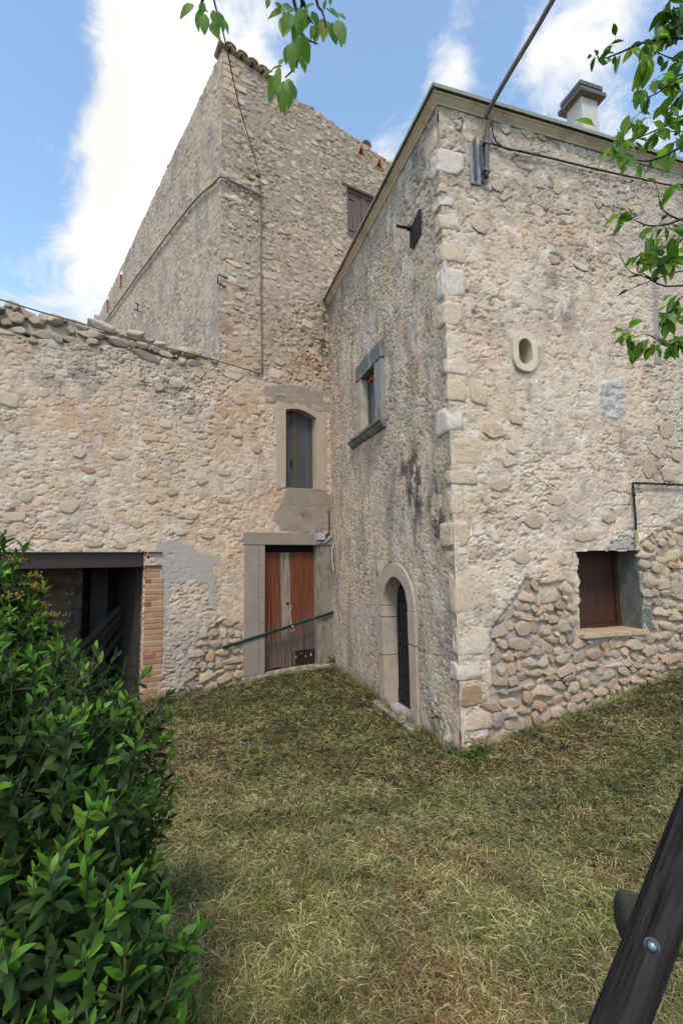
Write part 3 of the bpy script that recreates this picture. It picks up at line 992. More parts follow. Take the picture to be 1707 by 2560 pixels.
# a few ochre blocks and pale stones set in the front
for (x, y, su, sv, m, rt) in [(1192, 985, .13, .16, M_QUOIN_O, .0), (1235, 1075, .18, .10, M_QUOIN_O, .12), (1275, 1120, .08, .09, M_CHIP, .1), (1450, 668, .13, .055, M_QUOIN_G, .25), (1385, 650, .09, .06, M_CHIP, .2), (1395, 825, .07, .09, M_CHIP, 0),
                              (1545, 815, .06, .06, M_CHIP, 0), (1262, 320, .09, .08, M_QUOIN_G, .2), (1320, 335, .12, .07, M_QUOIN, .15), (1180, 350, .13, .08, M_QUOIN, .25), (1395, 470, .09, .10, M_CHIP, 0),
                              (1195, 560, .13, .12, M_QUOIN_O, .1), (1352, 345, .07, .05, M_CHIP, .3), (1415, 515, .07, .06, M_QUOIN_G, .2), (1495, 510, .07, .06, M_CHIP, 0), (1515, 508, .07, .06, M_CHIP, .2), (1520, 545, .08, .06, M_CHIP, .1),
                              (1585, 520, .1, .1, M_CHIP, .3), (1650, 470, .12, .09, M_CHIP, .2), (1240, 465, .1, .08, M_CHIP, .2), (1300, 450, .1, .09, M_CHIP, .1), (1345, 460, .08, .09, M_CHIP, .2), (1640, 1120, .15, .16, M_COB, .1), (1665, 1075, .14, .12, M_COB, .2),
                              (1620, 1165, .13, .16, M_COB, .1), (1690, 1140, .1, .1, M_COB, .1), (1670, 1190, .12, .1, M_COB, .1), (1255, 745, .05, .04, M_CHIP, .0), (1190, 720, .08, .07, M_CHIP, .1), (1520, 1295, .1, .08, M_CHIP, .1), (1290, 1050, .1, .07, M_CHIP, .2), (1275, 1155, .1, .06, M_CHIP, .3),
                              (1460, 1340, .16, .09, M_CHIP, .0), (1390, 1250, .14, .09, M_CHIP, .1), (1330, 1300, .15, .1, M_CHIP, .1), (1250, 1210, .14, .1, M_CHIP, .1), (1300, 1390, .14, .09, M_CHIP, .05)]:
    u, v = HR.uv(x, y)
    stone(house, random.choice(CHIP), m, HR, u, v, .002, su, .034, sv, rt * random.choice((-1, 1)))


def courses(inside, u0, u1, v0, v1, hmean, wmean, seed):
    r = random.Random(seed)
    out = []
    v = v0
    while v < v1:
        h = hmean * r.uniform(.65, 1.4)
        u = u0 + r.uniform(-.1, 0)
        while u < u1:
            wd = wmean * r.choice((.42, .55, .75, .9, 1, 1.15, 1.4, 1.8)) * r.uniform(.9, 1.1)
            cu, cv = u + wd / 2, v + h / 2 + .07 * math.sin(u * 2.3 + seed) + .04 * math.sin(u * 5.9 + v * 3) + r.uniform(-.025, .025)
            if inside(cu, cv):
                hh = h * r.uniform(.8, 1.08)
                out.append((cu, cv, wd / 2 * r.uniform(.88, 1.02), hh / 2 * r.uniform(.85, 1.03), r.uniform(-.3, .3)))
                if r.random() < .35:
                    out.append((u + wd, v + h * r.uniform(.05, .95), .035, .028, r.uniform(-.6, .6)))
            u += wd
        v += h * .97
    return out


sts = courses(lambda u, v: pin(u, v, RUB) and not (hw['u0'] - .02 < u < hw['u1'] + .05 and hw['v0'] - .06 < v < hw['v1'] + .06), .25, 3.7, .05, 3.2, .118, .148, 3)
sts.sort(key=lambda s: -(s[2] * s[3]) / (1 + .3 * s[0]))
bm = bmesh.new()
for (u, v, a, b, r) in sts[228:]:
    n0 = len(bm.verts)
    bm.from_mesh(random.choice(ROCK))
    bm.verts.ensure_lookup_table()
    M_ = HR.M(u, v, -.028 + random.uniform(-.02, .014)) @ Matrix.Rotation(r, 4, 'Y') @ Matrix.Diagonal((a * 1.12, .06, b * 1.12, 1))
    for vv_ in bm.verts[n0:]:
        vv_.co = M_ @ vv_.co
o = link('filler_stones', bm_mesh(bm, 'filler_stones', True), M_COB, house)
o['kind'] = 'stuff'
for (u, v, a, b, r) in sts[:228]:
    up = ss(1.0, 1.8, np.array(v)) if u < 2.4 else ss(1.4, 2.6, np.array(v))
    stone(house, random.choice(ROCK), M_COB, HR, u, v, -.030 + random.uniform(-.022, .018) - .012 * float(up), a * 1.17, .075, b * 1.17, r, tilt=random.uniform(-.15, .15))

# --- small boarded window on the front
box('window_reveal', HR, hw['u1'] - .01, hw['u1'] + .20, hw['v0'] - .02, hw['v1'] + .05, -.42, -.03, material('blue_grey_mortar', color=lin(112, 112, 104, .8), var=.28, scale=9, fine=60, bump=.012), house, bev=.01, jit=.012, cuts=6)
box('window_reveal', HR, hw['u0'] - .2, hw['u0'] + .05, hw['v0'] - .02, hw['v1'] + .05, -.42, -.05, M_MORTAR, house, bev=.01, jit=.012, cuts=6)
box('window_reveal', HR, hw['u0'] - .1, hw['u1'] + .1, hw['v1'], hw['v1'] + .2, -.42, -.03, M_MORTAR, house, bev=.005, jit=.006, cuts=3)

win = box('window_frame', HR, hw['u0'] - .1, hw['u1'] + .1, hw['v0'] - .1, hw['v1'] + .1, -.46, -.40, M_BLACK, house, bev=0)
fu0, fu1 = hw['u0'] - .02, hw['u1'] + .0
for (a, b, c, d_) in ((fu1 - .07, fu1, hw['v0'], hw['v1']), (fu0, fu0 + .07, hw['v0'], hw['v1']), (fu0 + .07, fu1 - .07, hw['v1'] - .06, hw['v1']), (fu0 + .07, fu1 - .07, hw['v0'], hw['v0'] + .05)):
    box('frame_bar', HR, a, b, c, d_, -.40, -.33, M_BROWNW, win, bev=.004)
nb = 3
for k in range(nb):
    a = fu0 + .072 + (fu1 - fu0 - .144) * k / nb
    b = fu0 + .072 + (fu1 - fu0 - .144) * (k + 1) / nb - .004
    box('shutter_board', HR, a, b, hw['v0'] + .052, hw['v1'] - .062, -.395, -.362 + .002 * (k % 2), M_BROWNW, win, bev=.003)
# terracotta sill tiles
sx0, sx1 = HR.uv(1456, 1582)[0] - .02, HR.uv(1612, 1577)[0] + .02
for k in range(4):
    a = sx0 + (sx1 - sx0) * k / 4
    b = sx0 + (sx1 - sx0) * (k + 1) / 4 - .006
    box('sill_tile', HR, a, b, hw['v0'] - .045, hw['v0'] + .006 + .004 * (k % 2), -.40, .035 + random.uniform(-.008, .01), M_BRICK_P, house, bev=.006, jit=.004, cuts=2, seed=k)

# --- oval loophole with stone rim
NOV = 40


def stadium(r, ext):
    pts = []
    for i in range(NOV):
        a = 2 * math.pi * i / NOV
        c, s_ = math.cos(a), math.sin(a)
        pts.append((ov_u + r * c, ov_v + r * s_ * 1.0 + (ext if s_ > 1e-9 else (-ext if s_ < -1e-9 else 0))))
    return pts


ext = ov_rv - ov_ru
ovr = ring('oval_rim', HR, stadium(ov_ru + .078, ext + .012), stadium(ov_ru, ext), .042, -.03, -.30, material('oval_rim_stone', color=lin(214, 194, 166, .8), var=.16, scale=8, fine=70, bump=.003), house, closed=True, bev=.01, jit=.006)
box('loophole_back', HR, ov_u - .2, ov_u + .02, ov_v - .3, ov_v + .3, -.34, -.29, M_BLACK, house, bev=0)
box('loophole_back', HR, ov_u + .02, ov_u + .2, ov_v - .3, ov_v + .3, -.36, -.16, material('oval_inner_stone', color=lin(186, 168, 138, .8), var=.15, scale=9, fine=60, bump=.004), house, bev=.01)

# --- arched side door
frame = ring('door_arch', HL, arch_pts(d_cu, d_hwo, d_spring, d_top_o, d_spring - .0)[1:-1], arch_pts(d_cu, d_hwi, d_spring, d_top_i, d_spring)[1:-1], .022, -.05, -.20, M_FRAME, house, bev=.008, jit=.004)
d_imp = HL.uv(960, 1543)[1]
d_j = HL.uv(962, 1638)[1]
d_jr = HL.uv(1024, 1610)[1]
for side, joints in ((1, (d_v0 - .1, d_j, d_imp, d_spring)), (-1, (d_v0 - .1, d_jr, d_spring))):
    for k in range(len(joints) - 1):
        uo, ui = d_cu + side * d_hwo, d_cu + side * d_hwi
        a, b = min(uo, ui), max(uo, ui)
        wv = (.0, .01, -.004)[k % 3] * side
        box('jamb_stone', HL, a + min(wv, 0), b + max(wv, 0), joints[k] + .004, joints[k + 1] - .004, -.20, .022 + .006 * (k % 2), M_FRAME if k != 1 or side < 0 else M_FRAME_L, house, bev=.010, jit=.004, cuts=2, seed=k + side)
sdoor = prism('side_door', HL, [(u, v) for u, v in arch_pts(d_cu, d_hwi + .06, d_spring, d_top_i + .06, d_v0 - .05)], -.26, -.225, M_BLACK, house, bev=0)
nb = 9
vv = [d_v0 + .02 + (d_top_i + .03 - d_v0) * k / nb for k in range(nb + 1)]
for k in range(nb):
    kv = max(0, (vv[k + 1] - d_spring) / (d_top_i + .05 - d_spring))
    hwk = (d_hwi + .05) * math.sqrt(max(0.02, 1 - min(kv, 1) ** 2))
    box('door_board', HL, d_cu - hwk, d_cu + hwk, vv[k] + .004, vv[k + 1] - .004, -.224, -.197 + (.012 if k == 0 else .003 * (k % 2)), M_DARKW, sdoor, bev=.005)
box('threshold', HL, d_cu - d_hwo - .05, d_cu + d_hwo + .03, -.25, .012, -.3, .15, material('pale_worn_stone', color=lin(178, 174, 170, .85), var=.2, scale=12, fine=60, bump=.008), house, bev=.02, jit=.012, cuts=4)

# --- side window
ow0, ow1 = sw['orr'], sw['ol']
swf = box('window_lintel', HL, ow0 - .02, ow1 + .02, sw['v1'], sw['ot'] + .0, -.16, .055, M_FRAME_D, house, bev=.012, jit=.006, cuts=3)
box('window_jamb', HL, sw['ul'], ow1, sw['v0'] - .02, sw['v1'] - .004, -.20, .045, M_FRAME_L, house, bev=.01, jit=.004, cuts=2)
box('window_jamb', HL, ow0, sw['ur'], sw['v0'] - .02, sw['v1'] - .004, -.16, .05, M_FRAME_M, house, bev=.012, jit=.005, cuts=3)
sv0 = sw['v0'] - .02
s0, s1 = HL.uv(965, 1053)[0] + .0, HL.uv(883, 1104)[0] + .0
# moulded sill: profile swept along u
bm = bmesh.new()
prof = [(-.15, sv0), (.115, sv0), (.115, sv0 - .035), (.085, sv0 - .05), (.07, sv0 - .085), (.03, sv0 - .12), (-.15, sv0 - .12)]
rows = []
for uu in np.linspace(s0, s1, 10):
    rows.append([bm.verts.new(HL.W(uu, v, n)) for n, v in prof])
for i in range(9):
    for k in range(len(prof)):
        k2 = (k + 1) % len(prof)
        bm.faces.new((rows[i][k], rows[i][k2], rows[i + 1][k2], rows[i + 1][k]))
bm.faces.new(rows[0]); bm.faces.new(rows[-1][::-1])
jitter(bm, .005, 12, 4)
link('window_sill', bm_mesh(bm, 'window_sill'), M_FRAME_D, house)
wfr = box('casement', HL, sw['ur'] - .02, sw['ul'] + .02, sw['v0'] - .03, sw['v1'] + .03, -.16, -.12, M_BLACK, house, bev=0)
a, b, c, d_ = sw['ur'], sw['ul'], sw['v0'] - .02, sw['v1']
for q in ((a, a + .02, c, d_), (b - .02, b, c, d_), (a + .02, b - .02, d_ - .09, d_), (a + .02, b - .02, c, c + .03)):
    box('casement_bar', HL, *q, -.12, -.07, M_ORANGEW if q[2] > c + .2 else M_CASEM, wfr, bev=.004)
mid = (a + b) / 2
box('pane', HL, a + .018, mid - .012, c + .028, d_ - .085, -.105, -.095, M_CURTAIN, wfr, bev=0)
box('pane', HL, mid + .012, b - .018, c + .028, d_ - .085, -.105, -.095, M_CURTAIN, wfr, bev=0)
box('casement_bar', HL, mid - .012, mid + .012, c + .03, d_ - .09, -.105, -.088, material('grey_glazing_bar', color=lin(110, 112, 118, .8), var=.1, bump=0), wfr, bev=.002)

# ================================================================== TOWER + low front
tower = thing('stone_tower', 'tall stone tower house with rubble front, old tiles and boarded upper window', 'building', FA.W(-1.2, 0))
outb = thing('stone_outbuilding', 'low ruined front wall with loose rubble top, steel beam and brick pier', 'building', FA.W(-4, 0))

# openings in the front
aw = dict(u0=FA.uv(714, 1100)[0], u1=FA.uv(790, 1100)[0], v0=FA.uv(717, 1218)[1], vs=FA.uv(790, 1047)[1], vt=FA.uv(742, 1022)[1], vl=FA.uv(713.6, 1026)[1],
          ou0=FA.uv(690, 1100)[0], ou1=FA.uv(814, 1100)[0], ov1=FA.uv(690, 1006)[1], ovr=FA.uv(813, 1036)[1])
bd = dict(u0=FA.uv(661, 1500)[0], u1=FA.uv(793, 1500)[0], v0=FA.uv(666, 1682)[1], v1=FA.uv(661, 1362)[1], ou0=FA.uv(610, 1500)[0], ou1=FA.uv(828, 1500)[0], ov1=FA.uv(607, 1330)[1])
gr = dict(u0=-5.9, u1=FA.uv(348, 1500)[0], v1=FA.uv(300, 1382)[1])
up = dict(u0=FA.uv(867, 520)[0], u1=FA.uv(942, 500)[0] + .12, v0=FA.uv(870, 592)[1], v1=FA.uv(866, 466)[1])
TT0 = FA.uv(560, 122)[1]
TT1 = FA.uv(984, 413)[1]
TTU = FA.uv(984, 413)[0]


def tower_top(u):
    return TT0 + (TT1 - TT0) * (u - U_T) / (TTU - U_T) + 0.05 * fbm(u * 1.7, u * 0 + 3, 3, 301) * ss(-1.2, -.6, u)


TOPX = [FA.uv(*p) for p in ((-330, 640), (-200, 692), (0, 760), (34, 748), (62, 768), (100, 780), (140, 784), (176, 798), (220, 806), (268, 810), (300, 822), (344, 834), (400, 852), (440, 866), (480, 868), (517, 882), (546, 892))]
TU, TV = [p[0] for p in TOPX], [p[1] for p in TOPX]


def rub_top(u):
    return np.interp(u, TU, TV)


def out_top(u):
    return rub_top(u) - (.46 - .27 * np.clip((u + 5.6) / 3.3, 0, 1)) + .05 * fbm(u * 3, u * 0, 3, 302)


SM1 = pxpoly(FA, [(660, 965), (700, 958), (760, 965), (826, 985), (826, 1035), (790, 1025), (745, 1008), (660, 1008)])
SM2 = pxpoly(FA, [(716, 1214), (800, 1218), (826, 1240), (826, 1322), (760, 1335), (700, 1322), (680, 1300), (700, 1255)])
CEM = pxpoly(FA, [(395, 1352), (430, 1350), (480, 1362), (500, 1380), (545, 1388), (548, 1410), (535, 1420), (545, 1500), (530, 1520), (515, 1460), (470, 1450), (430, 1470),
                  (412, 1560), (405, 1600), (395, 1440), (385, 1400)])
LOWR = pxpoly(FA, [(490, 1600), (560, 1545), (612, 1560), (612, 1730), (420, 1760), (470, 1690)])


def f_front(U, V):
    low = ss(4.0, 5.6, V)                         # 0 low .. 1 high
    tow = ss(U_T - .1, U_T + .5, U)
    hi = ss(5.0, 6.0, V) * ss(U_T - .05, U_T, U)
    low_r = ss(0, .06, poly_sd(U, V, LOWR) + .05 * fbm(U * 4, V * 4, 3, 311))
    ltop = (1 - tow) * ss(3.9, 5.0, V)
    ero = np.clip(.0 + .5 * fbm(U * .9, V * .9, 3, 312) + .5 * ltop + .35 * hi + .55 * low_r + .45 * ss(2.9, 2.4, V) * ss(-3.0, -3.6, U), 0, 1)
    H, lay, edge, cid = relief(U, V, 300, ero, .78, .9, np.clip(1.1 * gauss(U, V, FA, 130, 1080, 1.5, .85) + .9 * gauss(U, V, FA, 620, 1170, .7, .8) + .6 * gauss(U, V, FA, 470, 1560, .5, .5), 0, 1))
    C = np.tile(np.array(CREAM), (len(U), 1))
    C = cmix(C, WARM, .8 * ss(-.25, .2, fbm(U * .8, V * .9, 4, 313)))
    C = cmix(C, PINKG, .7 * ss(0, .35, fbm(U * 1.5 + 4, V * 1.5, 4, 314)))
    C = cmix(C, OCHRE, .55 * ss(.1, .4, fbm(U * 1.3 + 8, V * 1.3, 4, 315)) * ss(7.5, 5.5, V))
    C = cmix(C, OCHRE, np.clip(.6 * gauss(U, V, FA, 265, 1070, .22, .4) + .5 * gauss(U, V, FA, 80, 1010, .5, .3) + .45 * gauss(U, V, FA, 615, 800, .35, .5) + .5 * gauss(U, V, FA, 560, 780, .25, .3)
                               + .55 * gauss(U, V, FA, 730, 880, .3, .35) + .4 * gauss(U, V, FA, 560, 1100, .3, .4), 0, .8))
    C = cmix(C, lin(226, 212, 190, K), .55 * ss(.6, 2.2, lay) * ss(0, .3, fbm(U * 4, V * 5, 4, 316)) * (1 - hi))
    C = cmix(C, TAUPE, .5 * ss(.1, .35, fbm(U * 6, V * 8, 4, 317)))
    # sooty grey upper part of the low wall
    nn = ss(-.2, .35, fbm(U * 3, V * 3, 5, 318))
    C = cmix(C, GREY, np.clip(.9 * nn * (gauss(U, V, FA, 190, 950, .5, .3) + gauss(U, V, FA, 400, 960, .5, .35) + .8 * gauss(U, V, FA, 470, 1000, .45, .45)), 0, .75))
    C = cmix(C, DARKG, np.clip(.6 * nn * ss(.1, .4, fbm(U * 7, V * 7, 4, 319)) * (gauss(U, V, FA, 190, 950, .5, .3) + gauss(U, V, FA, 430, 970, .6, .4)), 0, .6))
    # tower mortar: warm below, grey brown above
    tm = np.array(lin(184, 163, 136, K))
    tg = np.array(lin(164, 148, 128, K))
    g = ss(6.4, 9.6, V + .6 * fbm(U * 1.1, V * 1.1, 3, 320))[:, None]
    TC = tm[None] * (1 - g) + tg[None] * g
    TC = cmix(TC, WARM, .5 * ss(0, .35, fbm(U * 2, V * 1.8, 4, 321)) * (1 - g[:, 0]))
    TC = cmix(TC, lin(120, 108, 94, K), .5 * ss(.05, .35, fbm(U * 9, V * 9, 4, 322)))
    TC = cmix(TC, lin(160, 118, 82, K), .5 * ss(.2, .45, fbm(U * 1.6, V * 2.6, 4, 323)) * (1 - g[:, 0]))
    C = C * (1 - hi[:, None]) + TC * hi[:, None]
    # base rubble
    C = cmix(C, lin(176, 156, 130, K), low_r * .7)
    H -= .035 * low_r
    # grey right of the pier
    pr = pxg = gauss(U, V, FA, 480, 1640, .55, .45)
    C = cmix(C, lin(164, 152, 142, K), np.clip(.9 * pr, 0, .7))
    sm1 = ss(-.02, .03, poly_sd(U, V, SM1) + .03 * fbm(U * 6, V * 6, 3, 324))
    sm2 = ss(-.02, .02, poly_sd(U, V, SM2) + .05 * fbm(U * 5, V * 5, 3, 325))
    cem = ss(-.02, .02, poly_sd(U, V, CEM) + .05 * fbm(U * 6, V * 6, 3, 326))
    sm = np.maximum(sm1, sm2)
    H = H * (1 - .85 * sm) + .010 * sm
    H = H * (1 - .6 * cem) + .004 * cem
    C = cmix(C, lin(160, 148, 130, K), sm * .95)
    C = cmix(C, lin(140, 128, 110, K), sm * .5 * ss(-.1, .3, fbm(U * 4, V * 4, 4, 327)))
    C = cmix(C, lin(172, 166, 156, K), cem * .92)
    C = cmix(C, DARKG, np.clip(.8 * ss(-.1, .3, fbm(U * 9, V * 9, 4, 328)) * gauss(U, V, FA, 760, 1287, .16, .06), 0, .7))
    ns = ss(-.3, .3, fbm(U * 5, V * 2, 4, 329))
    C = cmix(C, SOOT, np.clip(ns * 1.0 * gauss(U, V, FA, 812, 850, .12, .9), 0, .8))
    C = cmix(C, GREY, np.clip(.5 * ns * gauss(U, V, FA, 800, 990, .3, .2), 0, .5))
    return H, C


def no_smooth(u, v):
    return not (pin(u, v, SM1) or pin(u, v, SM2) or pin(u, v, CEM))


def stamp_front(fun, seed, n, box_, amin, amax, proud, cols, region=None, alpha=.85):
    """small stones too small to pick apart: part of the wall relief itself"""
    r = np.random.default_rng(seed)
    P = []
    for _ in range(n):
        u, v = r.uniform(box_[0], box_[1]), r.uniform(box_[2], box_[3])
        if region is None or region(u, v):
            P.append((u, v, r.uniform(amin, amax), r.uniform(.45, .8), r.uniform(-.5, .5), r.integers(len(cols)), r.uniform(2, 4), r.uniform(.3, 1)))

    def g(U, V):
        H, C = fun(U, V)
        for (u, v, a, asp, rot, ci, pw, pk) in P:
            sel = np.nonzero((np.abs(U - u) < a * 1.5) & (np.abs(V - v) < a * 1.5))[0]
            if len(sel) == 0:
                continue
            x, y = U[sel] - u, V[sel] - v
            c, s_ = math.cos(rot), math.sin(rot)
            x, y = (x * c + y * s_) / a, (-x * s_ + y * c) / (a * asp)
            q = (np.abs(x) ** pw + np.abs(y) ** pw) ** (1 / pw) * (1 + .35 * perlin(U[sel] * 11 + seed, V[sel] * 11, 7))
            ins = ss(1.05, .88, q)
            grv = ss(1.35, 1.1, q) * (1 - ins)
            H[sel] = H[sel] * (1 - .7 * ins) + ins * proud * (1.1 - .5 * np.minimum(q, 1) ** 2) * pk - .007 * grv
            C[sel] = cmix(C[sel], cols[ci], ins * alpha * (.5 + .5 * pk))
        return H, C
    return g


STC = [lin(206, 190, 164, K), lin(190, 172, 146, K), lin(214, 202, 182, K), lin(198, 172, 138, K), lin(180, 166, 148, K)]
f_tw = stamp_front(f_front, 31, 1500, (U_T, 2.6, 5.4, 12), .025, .065, .014, STC, None, .6)
f_tw = stamp_front(f_tw, 32, 120, (U_T, 0, 2.6, 5.4), .03, .08, .012, STC, no_smooth, .5)
f_ob = stamp_front(f_front, 33, 240, (-6, U_T, 2.4, 5.4), .03, .09, .012, STC, None, .5)
f_ob = stamp_front(f_ob, 34, 80, (-3.5, U_T, .0, 2.4), .03, .08, .012, STC, no_smooth, .5)


def aw_hole(u, v):
    return (u > aw['u0'] - .03) & (u < aw['u1'] + .03) & (v > aw['v0'] - .02) & (v < aw['vs'] + .22 - .5 * np.maximum(u - (aw['u0'] + .2), 0) ** 2)


tri_holes = []
for (x, y) in ((903, 378), (948, 410)):
    u, v = FA.uv(x, y)
    tri_holes.append((u, v))


def tri_hole(u, v):
    m = np.zeros(u.shape, bool)
    for (a, b) in tri_holes:
        m |= (v > b - .10) & (np.abs(u - a) < .085 * (1 - (v - (b - .10)) / .24)) & (v < b + .14)
    return m


OPEN = [aw_hole, rect_hole(bd['u0'] - .03, bd['u1'] + .06, -1, bd['v1'] + .02), rect_hole(up['u0'], up['u1'], up['v0'], up['v1']), tri_hole]
wall('wall', FA, U_T, 2.7, -.35, 12.0, .0175, f_tw, OPEN + [lambda u, v: (u > .35) & (v < 6.3)], tower, top=tower_top)
wall('wall', FA, -6.8, U_T, -.35, 5.6, .0140, f_ob, [rect_hole(gr['u0'], gr['u1'] + .05, -1, gr['v1'] + .0),
                                                     rect_hole(bd['u0'] - .03, bd['u1'] + .06, -1, bd['v1'])], outb, top=out_top)

# tower left flank
tl_b = TL.uv(274, 732)


def tl_top(u):
    v0 = TL.uv(557, 120)[1]
    return v0 + (tl_b[1] - v0) * u / tl_b[0] + .03 * fbm(u * 2, u * 0 + 5, 3, 401)


def f_tl(U, V):
    H, lay, edge, cid = relief(U, V, 400, np.full(U.shape, .0), .55, 1.1, .3)
    C = np.tile(np.array(lin(198, 174, 142, K)), (len(U), 1))
    C = cmix(C, lin(184, 162, 134, K), .8 * ss(-.1, .3, fbm(U * .8, V * .8, 4, 403)))
    C = cmix(C, lin(192, 172, 150, K), .7 * ss(.05, .35, fbm(U * 1.2 + 5, V * 1.2, 4, 404)))
    C = cmix(C, lin(140, 132, 124, K), .6 * ss(.05, .35, fbm(U * 6, V * 8, 4, 405)))
    C = cmix(C, lin(132, 126, 120, K), .5 * ss(.0, .35, fbm(U * 1.5, V * .7, 4, 406)))
    C = cmix(C, lin(196, 186, 170, K), .5 * ss(.15, .3, fbm(U * 5, V * 5, 4, 407)))
    return H * ss(0, .08, U), C


f_tl2 = stamp_front(f_tl, 41, 600, (0, 9.2, 4.5, 12.5), 0.035, .08, .018, [lin(206, 190, 166, K), lin(194, 178, 156, K), lin(180, 164, 144, K)])
slits = []
for (x, y, hh) in ((303, 700, .24), (270, 762, .24)):
    u, v = TL.uv(x, y)
    slits.append((u, v, hh))
TL_END = 9.4
wall('wall', TL, 0, TL_END, 4.3, 12.0, .025, f_tl2, [lambda u, v: np.any([(np.abs(u - a) < .11) & (np.abs(v - b) < c) for a, b, c in slits], axis=0)], tower, top=tl_top)
for (a, b, c) in slits:
    box('slit_back', TL, a - .2, a + .2, b - c - .1, b + c + .1, -.4, -.3, M_BLACK, tower, bev=0)
    for k in range(5):
        vv0 = b - c + 2 * c * k / 5
        box('brick', TL, a + .11, a + .2, vv0 + .006, vv0 + 2 * c / 5 - .006, -.28, -.01, M_BRICK, tower, bev=.006, jit=.004)
        box('brick', TL, a - .2, a - .11, vv0 + .006, vv0 + 2 * c / 5 - .006, -.28, -.012, M_BRICK, tower, bev=.006, jit=.004)

# closed rear and roof of the tower
bm = bmesh.new()
q0 = FA.W(U_T, 0, -.05)
q1 = FA.W(2.7, 0, 0)
q2 = TL.W(TL_END, 0)
q3 = q2 + (q1 - q0)
zt = lambda p: 10.6
for a, b, za, zb in ((q1, q3, 10.95, 9.6), (q3, q2, 9.6, 10.4)):
    bm.faces.new([bm.verts.new((p.x, p.y, z)) for p, z in ((a, -.3), (b, -.3), (b, zb), (a, za))])
link('wall', bm_mesh(bm, 'wall'), bpy.data.materials['plain_rear_render'], tower)
bm = bmesh.new()
bm.faces.new([bm.verts.new((p.x, p.y, z)) for p, z in ((FA.W(U_T, 0, -.1), TT0 - .12), (FA.W(2.7, 0, -.1), float(tower_top(np.array([2.7]))[0]) - .1), (q3, 9.6), (TL.W(TL_END, 0, -.1), float(tl_top(np.array([TL_END]))[0]) - .1))])
troof = link('roof', bm_mesh(bm, 'roof'), M_TILE, tower)


def coppo(name, base, axis_, side, r, L, upside, parent, thick=.013):
    """half-round roof tile: axis_ = its length direction, side = across"""
    bm = bmesh.new()
    up_ = axis_.cross(side).normalized()
    if up_.z < 0: up_ = -up_
    sgn = -1 if upside else 1
    g = []
    for L_ in (0, L):
        rr = r * (1 if L_ == 0 else .85)
        row_o, row_i = [], []
        for k in range(9):
            a = math.pi * k / 8
            dirv = side * math.cos(a) + up_ * (math.sin(a) * sgn * .75)
            row_o.append(bm.verts.new(base + axis_ * L_ + dirv * rr))
            row_i.append(bm.verts.new(base + axis_ * L_ + dirv * (rr - thick)))
        g.append((row_o, row_i))
    for k in range(8):
        for q in (0, 1):
            bm.faces.new((g[0][q][k], g[0][q][k + 1], g[1][q][k + 1], g[1][q][k]))
        for e_ in (0, 1):
            bm.faces.new((g[e_][0][k], g[e_][0][k + 1], g[e_][1][k + 1], g[e_][1][k]))
    for e_ in (0, 8):
        bm.faces.new((g[0][0][e_], g[0][1][e_], g[1][1][e_], g[1][0][e_]))
    return link(name, bm_mesh(bm, name, True), M_TILE, parent)


u = U_T + .02
k = 0
while u < 2.5:
    v = float(tower_top(np.array([u]))[0]) + .03
    sl = (TT1 - TT0) / (TTU - U_T)
    side = (FA.d + Vector((0, 0, sl))).normalized()
    ax = (-FA.n + Vector((0, 0, .08))).normalized()
    brk = u > -1.35
    if brk:
        stone(tower, random.choice(CHIP), M_COB, FA, u, v - .05 + random.uniform(-.02, .03), -.05, random.uniform(.06, .13), .12, random.uniform(.03, .07), random.uniform(-.3, .3))
    if not brk or random.random() < .12:
        pr = .09 if not brk else random.uniform(-.06, .04)
        coppo('roof_tile', FA.W(u, v + (.07 if k % 2 == 0 else .02) * (1 if not brk else .1), pr), ax, side, .115, .42, k % 2 == 0, tower)
    k += 1
    u += .115 + random.uniform(-.008, .008)

# brick courses under the tower eave, beside the corner
tv = TT0
for r_ in range(7):
    v1 = tv - .02 - r_ * .135
    uu = U_T + .004
    for c_ in range(2 if r_ % 2 == 0 else 1):
        wd_ = (.26, .17, .30)[(c_ + r_) % 3] * random.uniform(.85, 1.15)
        sl = (TT1 - TT0) / (TTU - U_T)
        vt = v1 + sl * (uu - U_T + wd_ / 2)
        box('brick', FA, uu, uu + wd_ - .012, vt - .122, vt, -.12, .008 + random.uniform(-.010, .008), M_BRICK_P, tower, bev=.012, jit=.010, cuts=2, seed=r_ * 3 + c_)
        uu += wd_

# tower corner stones
v = 5.35
i = 0
rr = random.Random(12)
while v < TT0 - 1.05:
    h = rr.uniform(.13, .30)
    wu = rr.uniform(.22, .5)
    wl = rr.uniform(.15, .35)
    if rr.random() < .8:
        bw, bd_ = wu, wl
        src = BLOCK[i % len(BLOCK)] if rr.random() < .6 else ROCK[i % len(ROCK)]
        m = M_CHIP if rr.random() < .75 else M_QUOIN
        stone(tower, src, m, FA, U_T + bw / 2 - .02, v + h / 2, -bd_ / 2 + .018, bw / 2, bd_ / 2, h / 2 * .93, rr.uniform(-.06, .06), name='quoin_stone')
        i += 1
    v += h + rr.uniform(0, .1)
nq = i

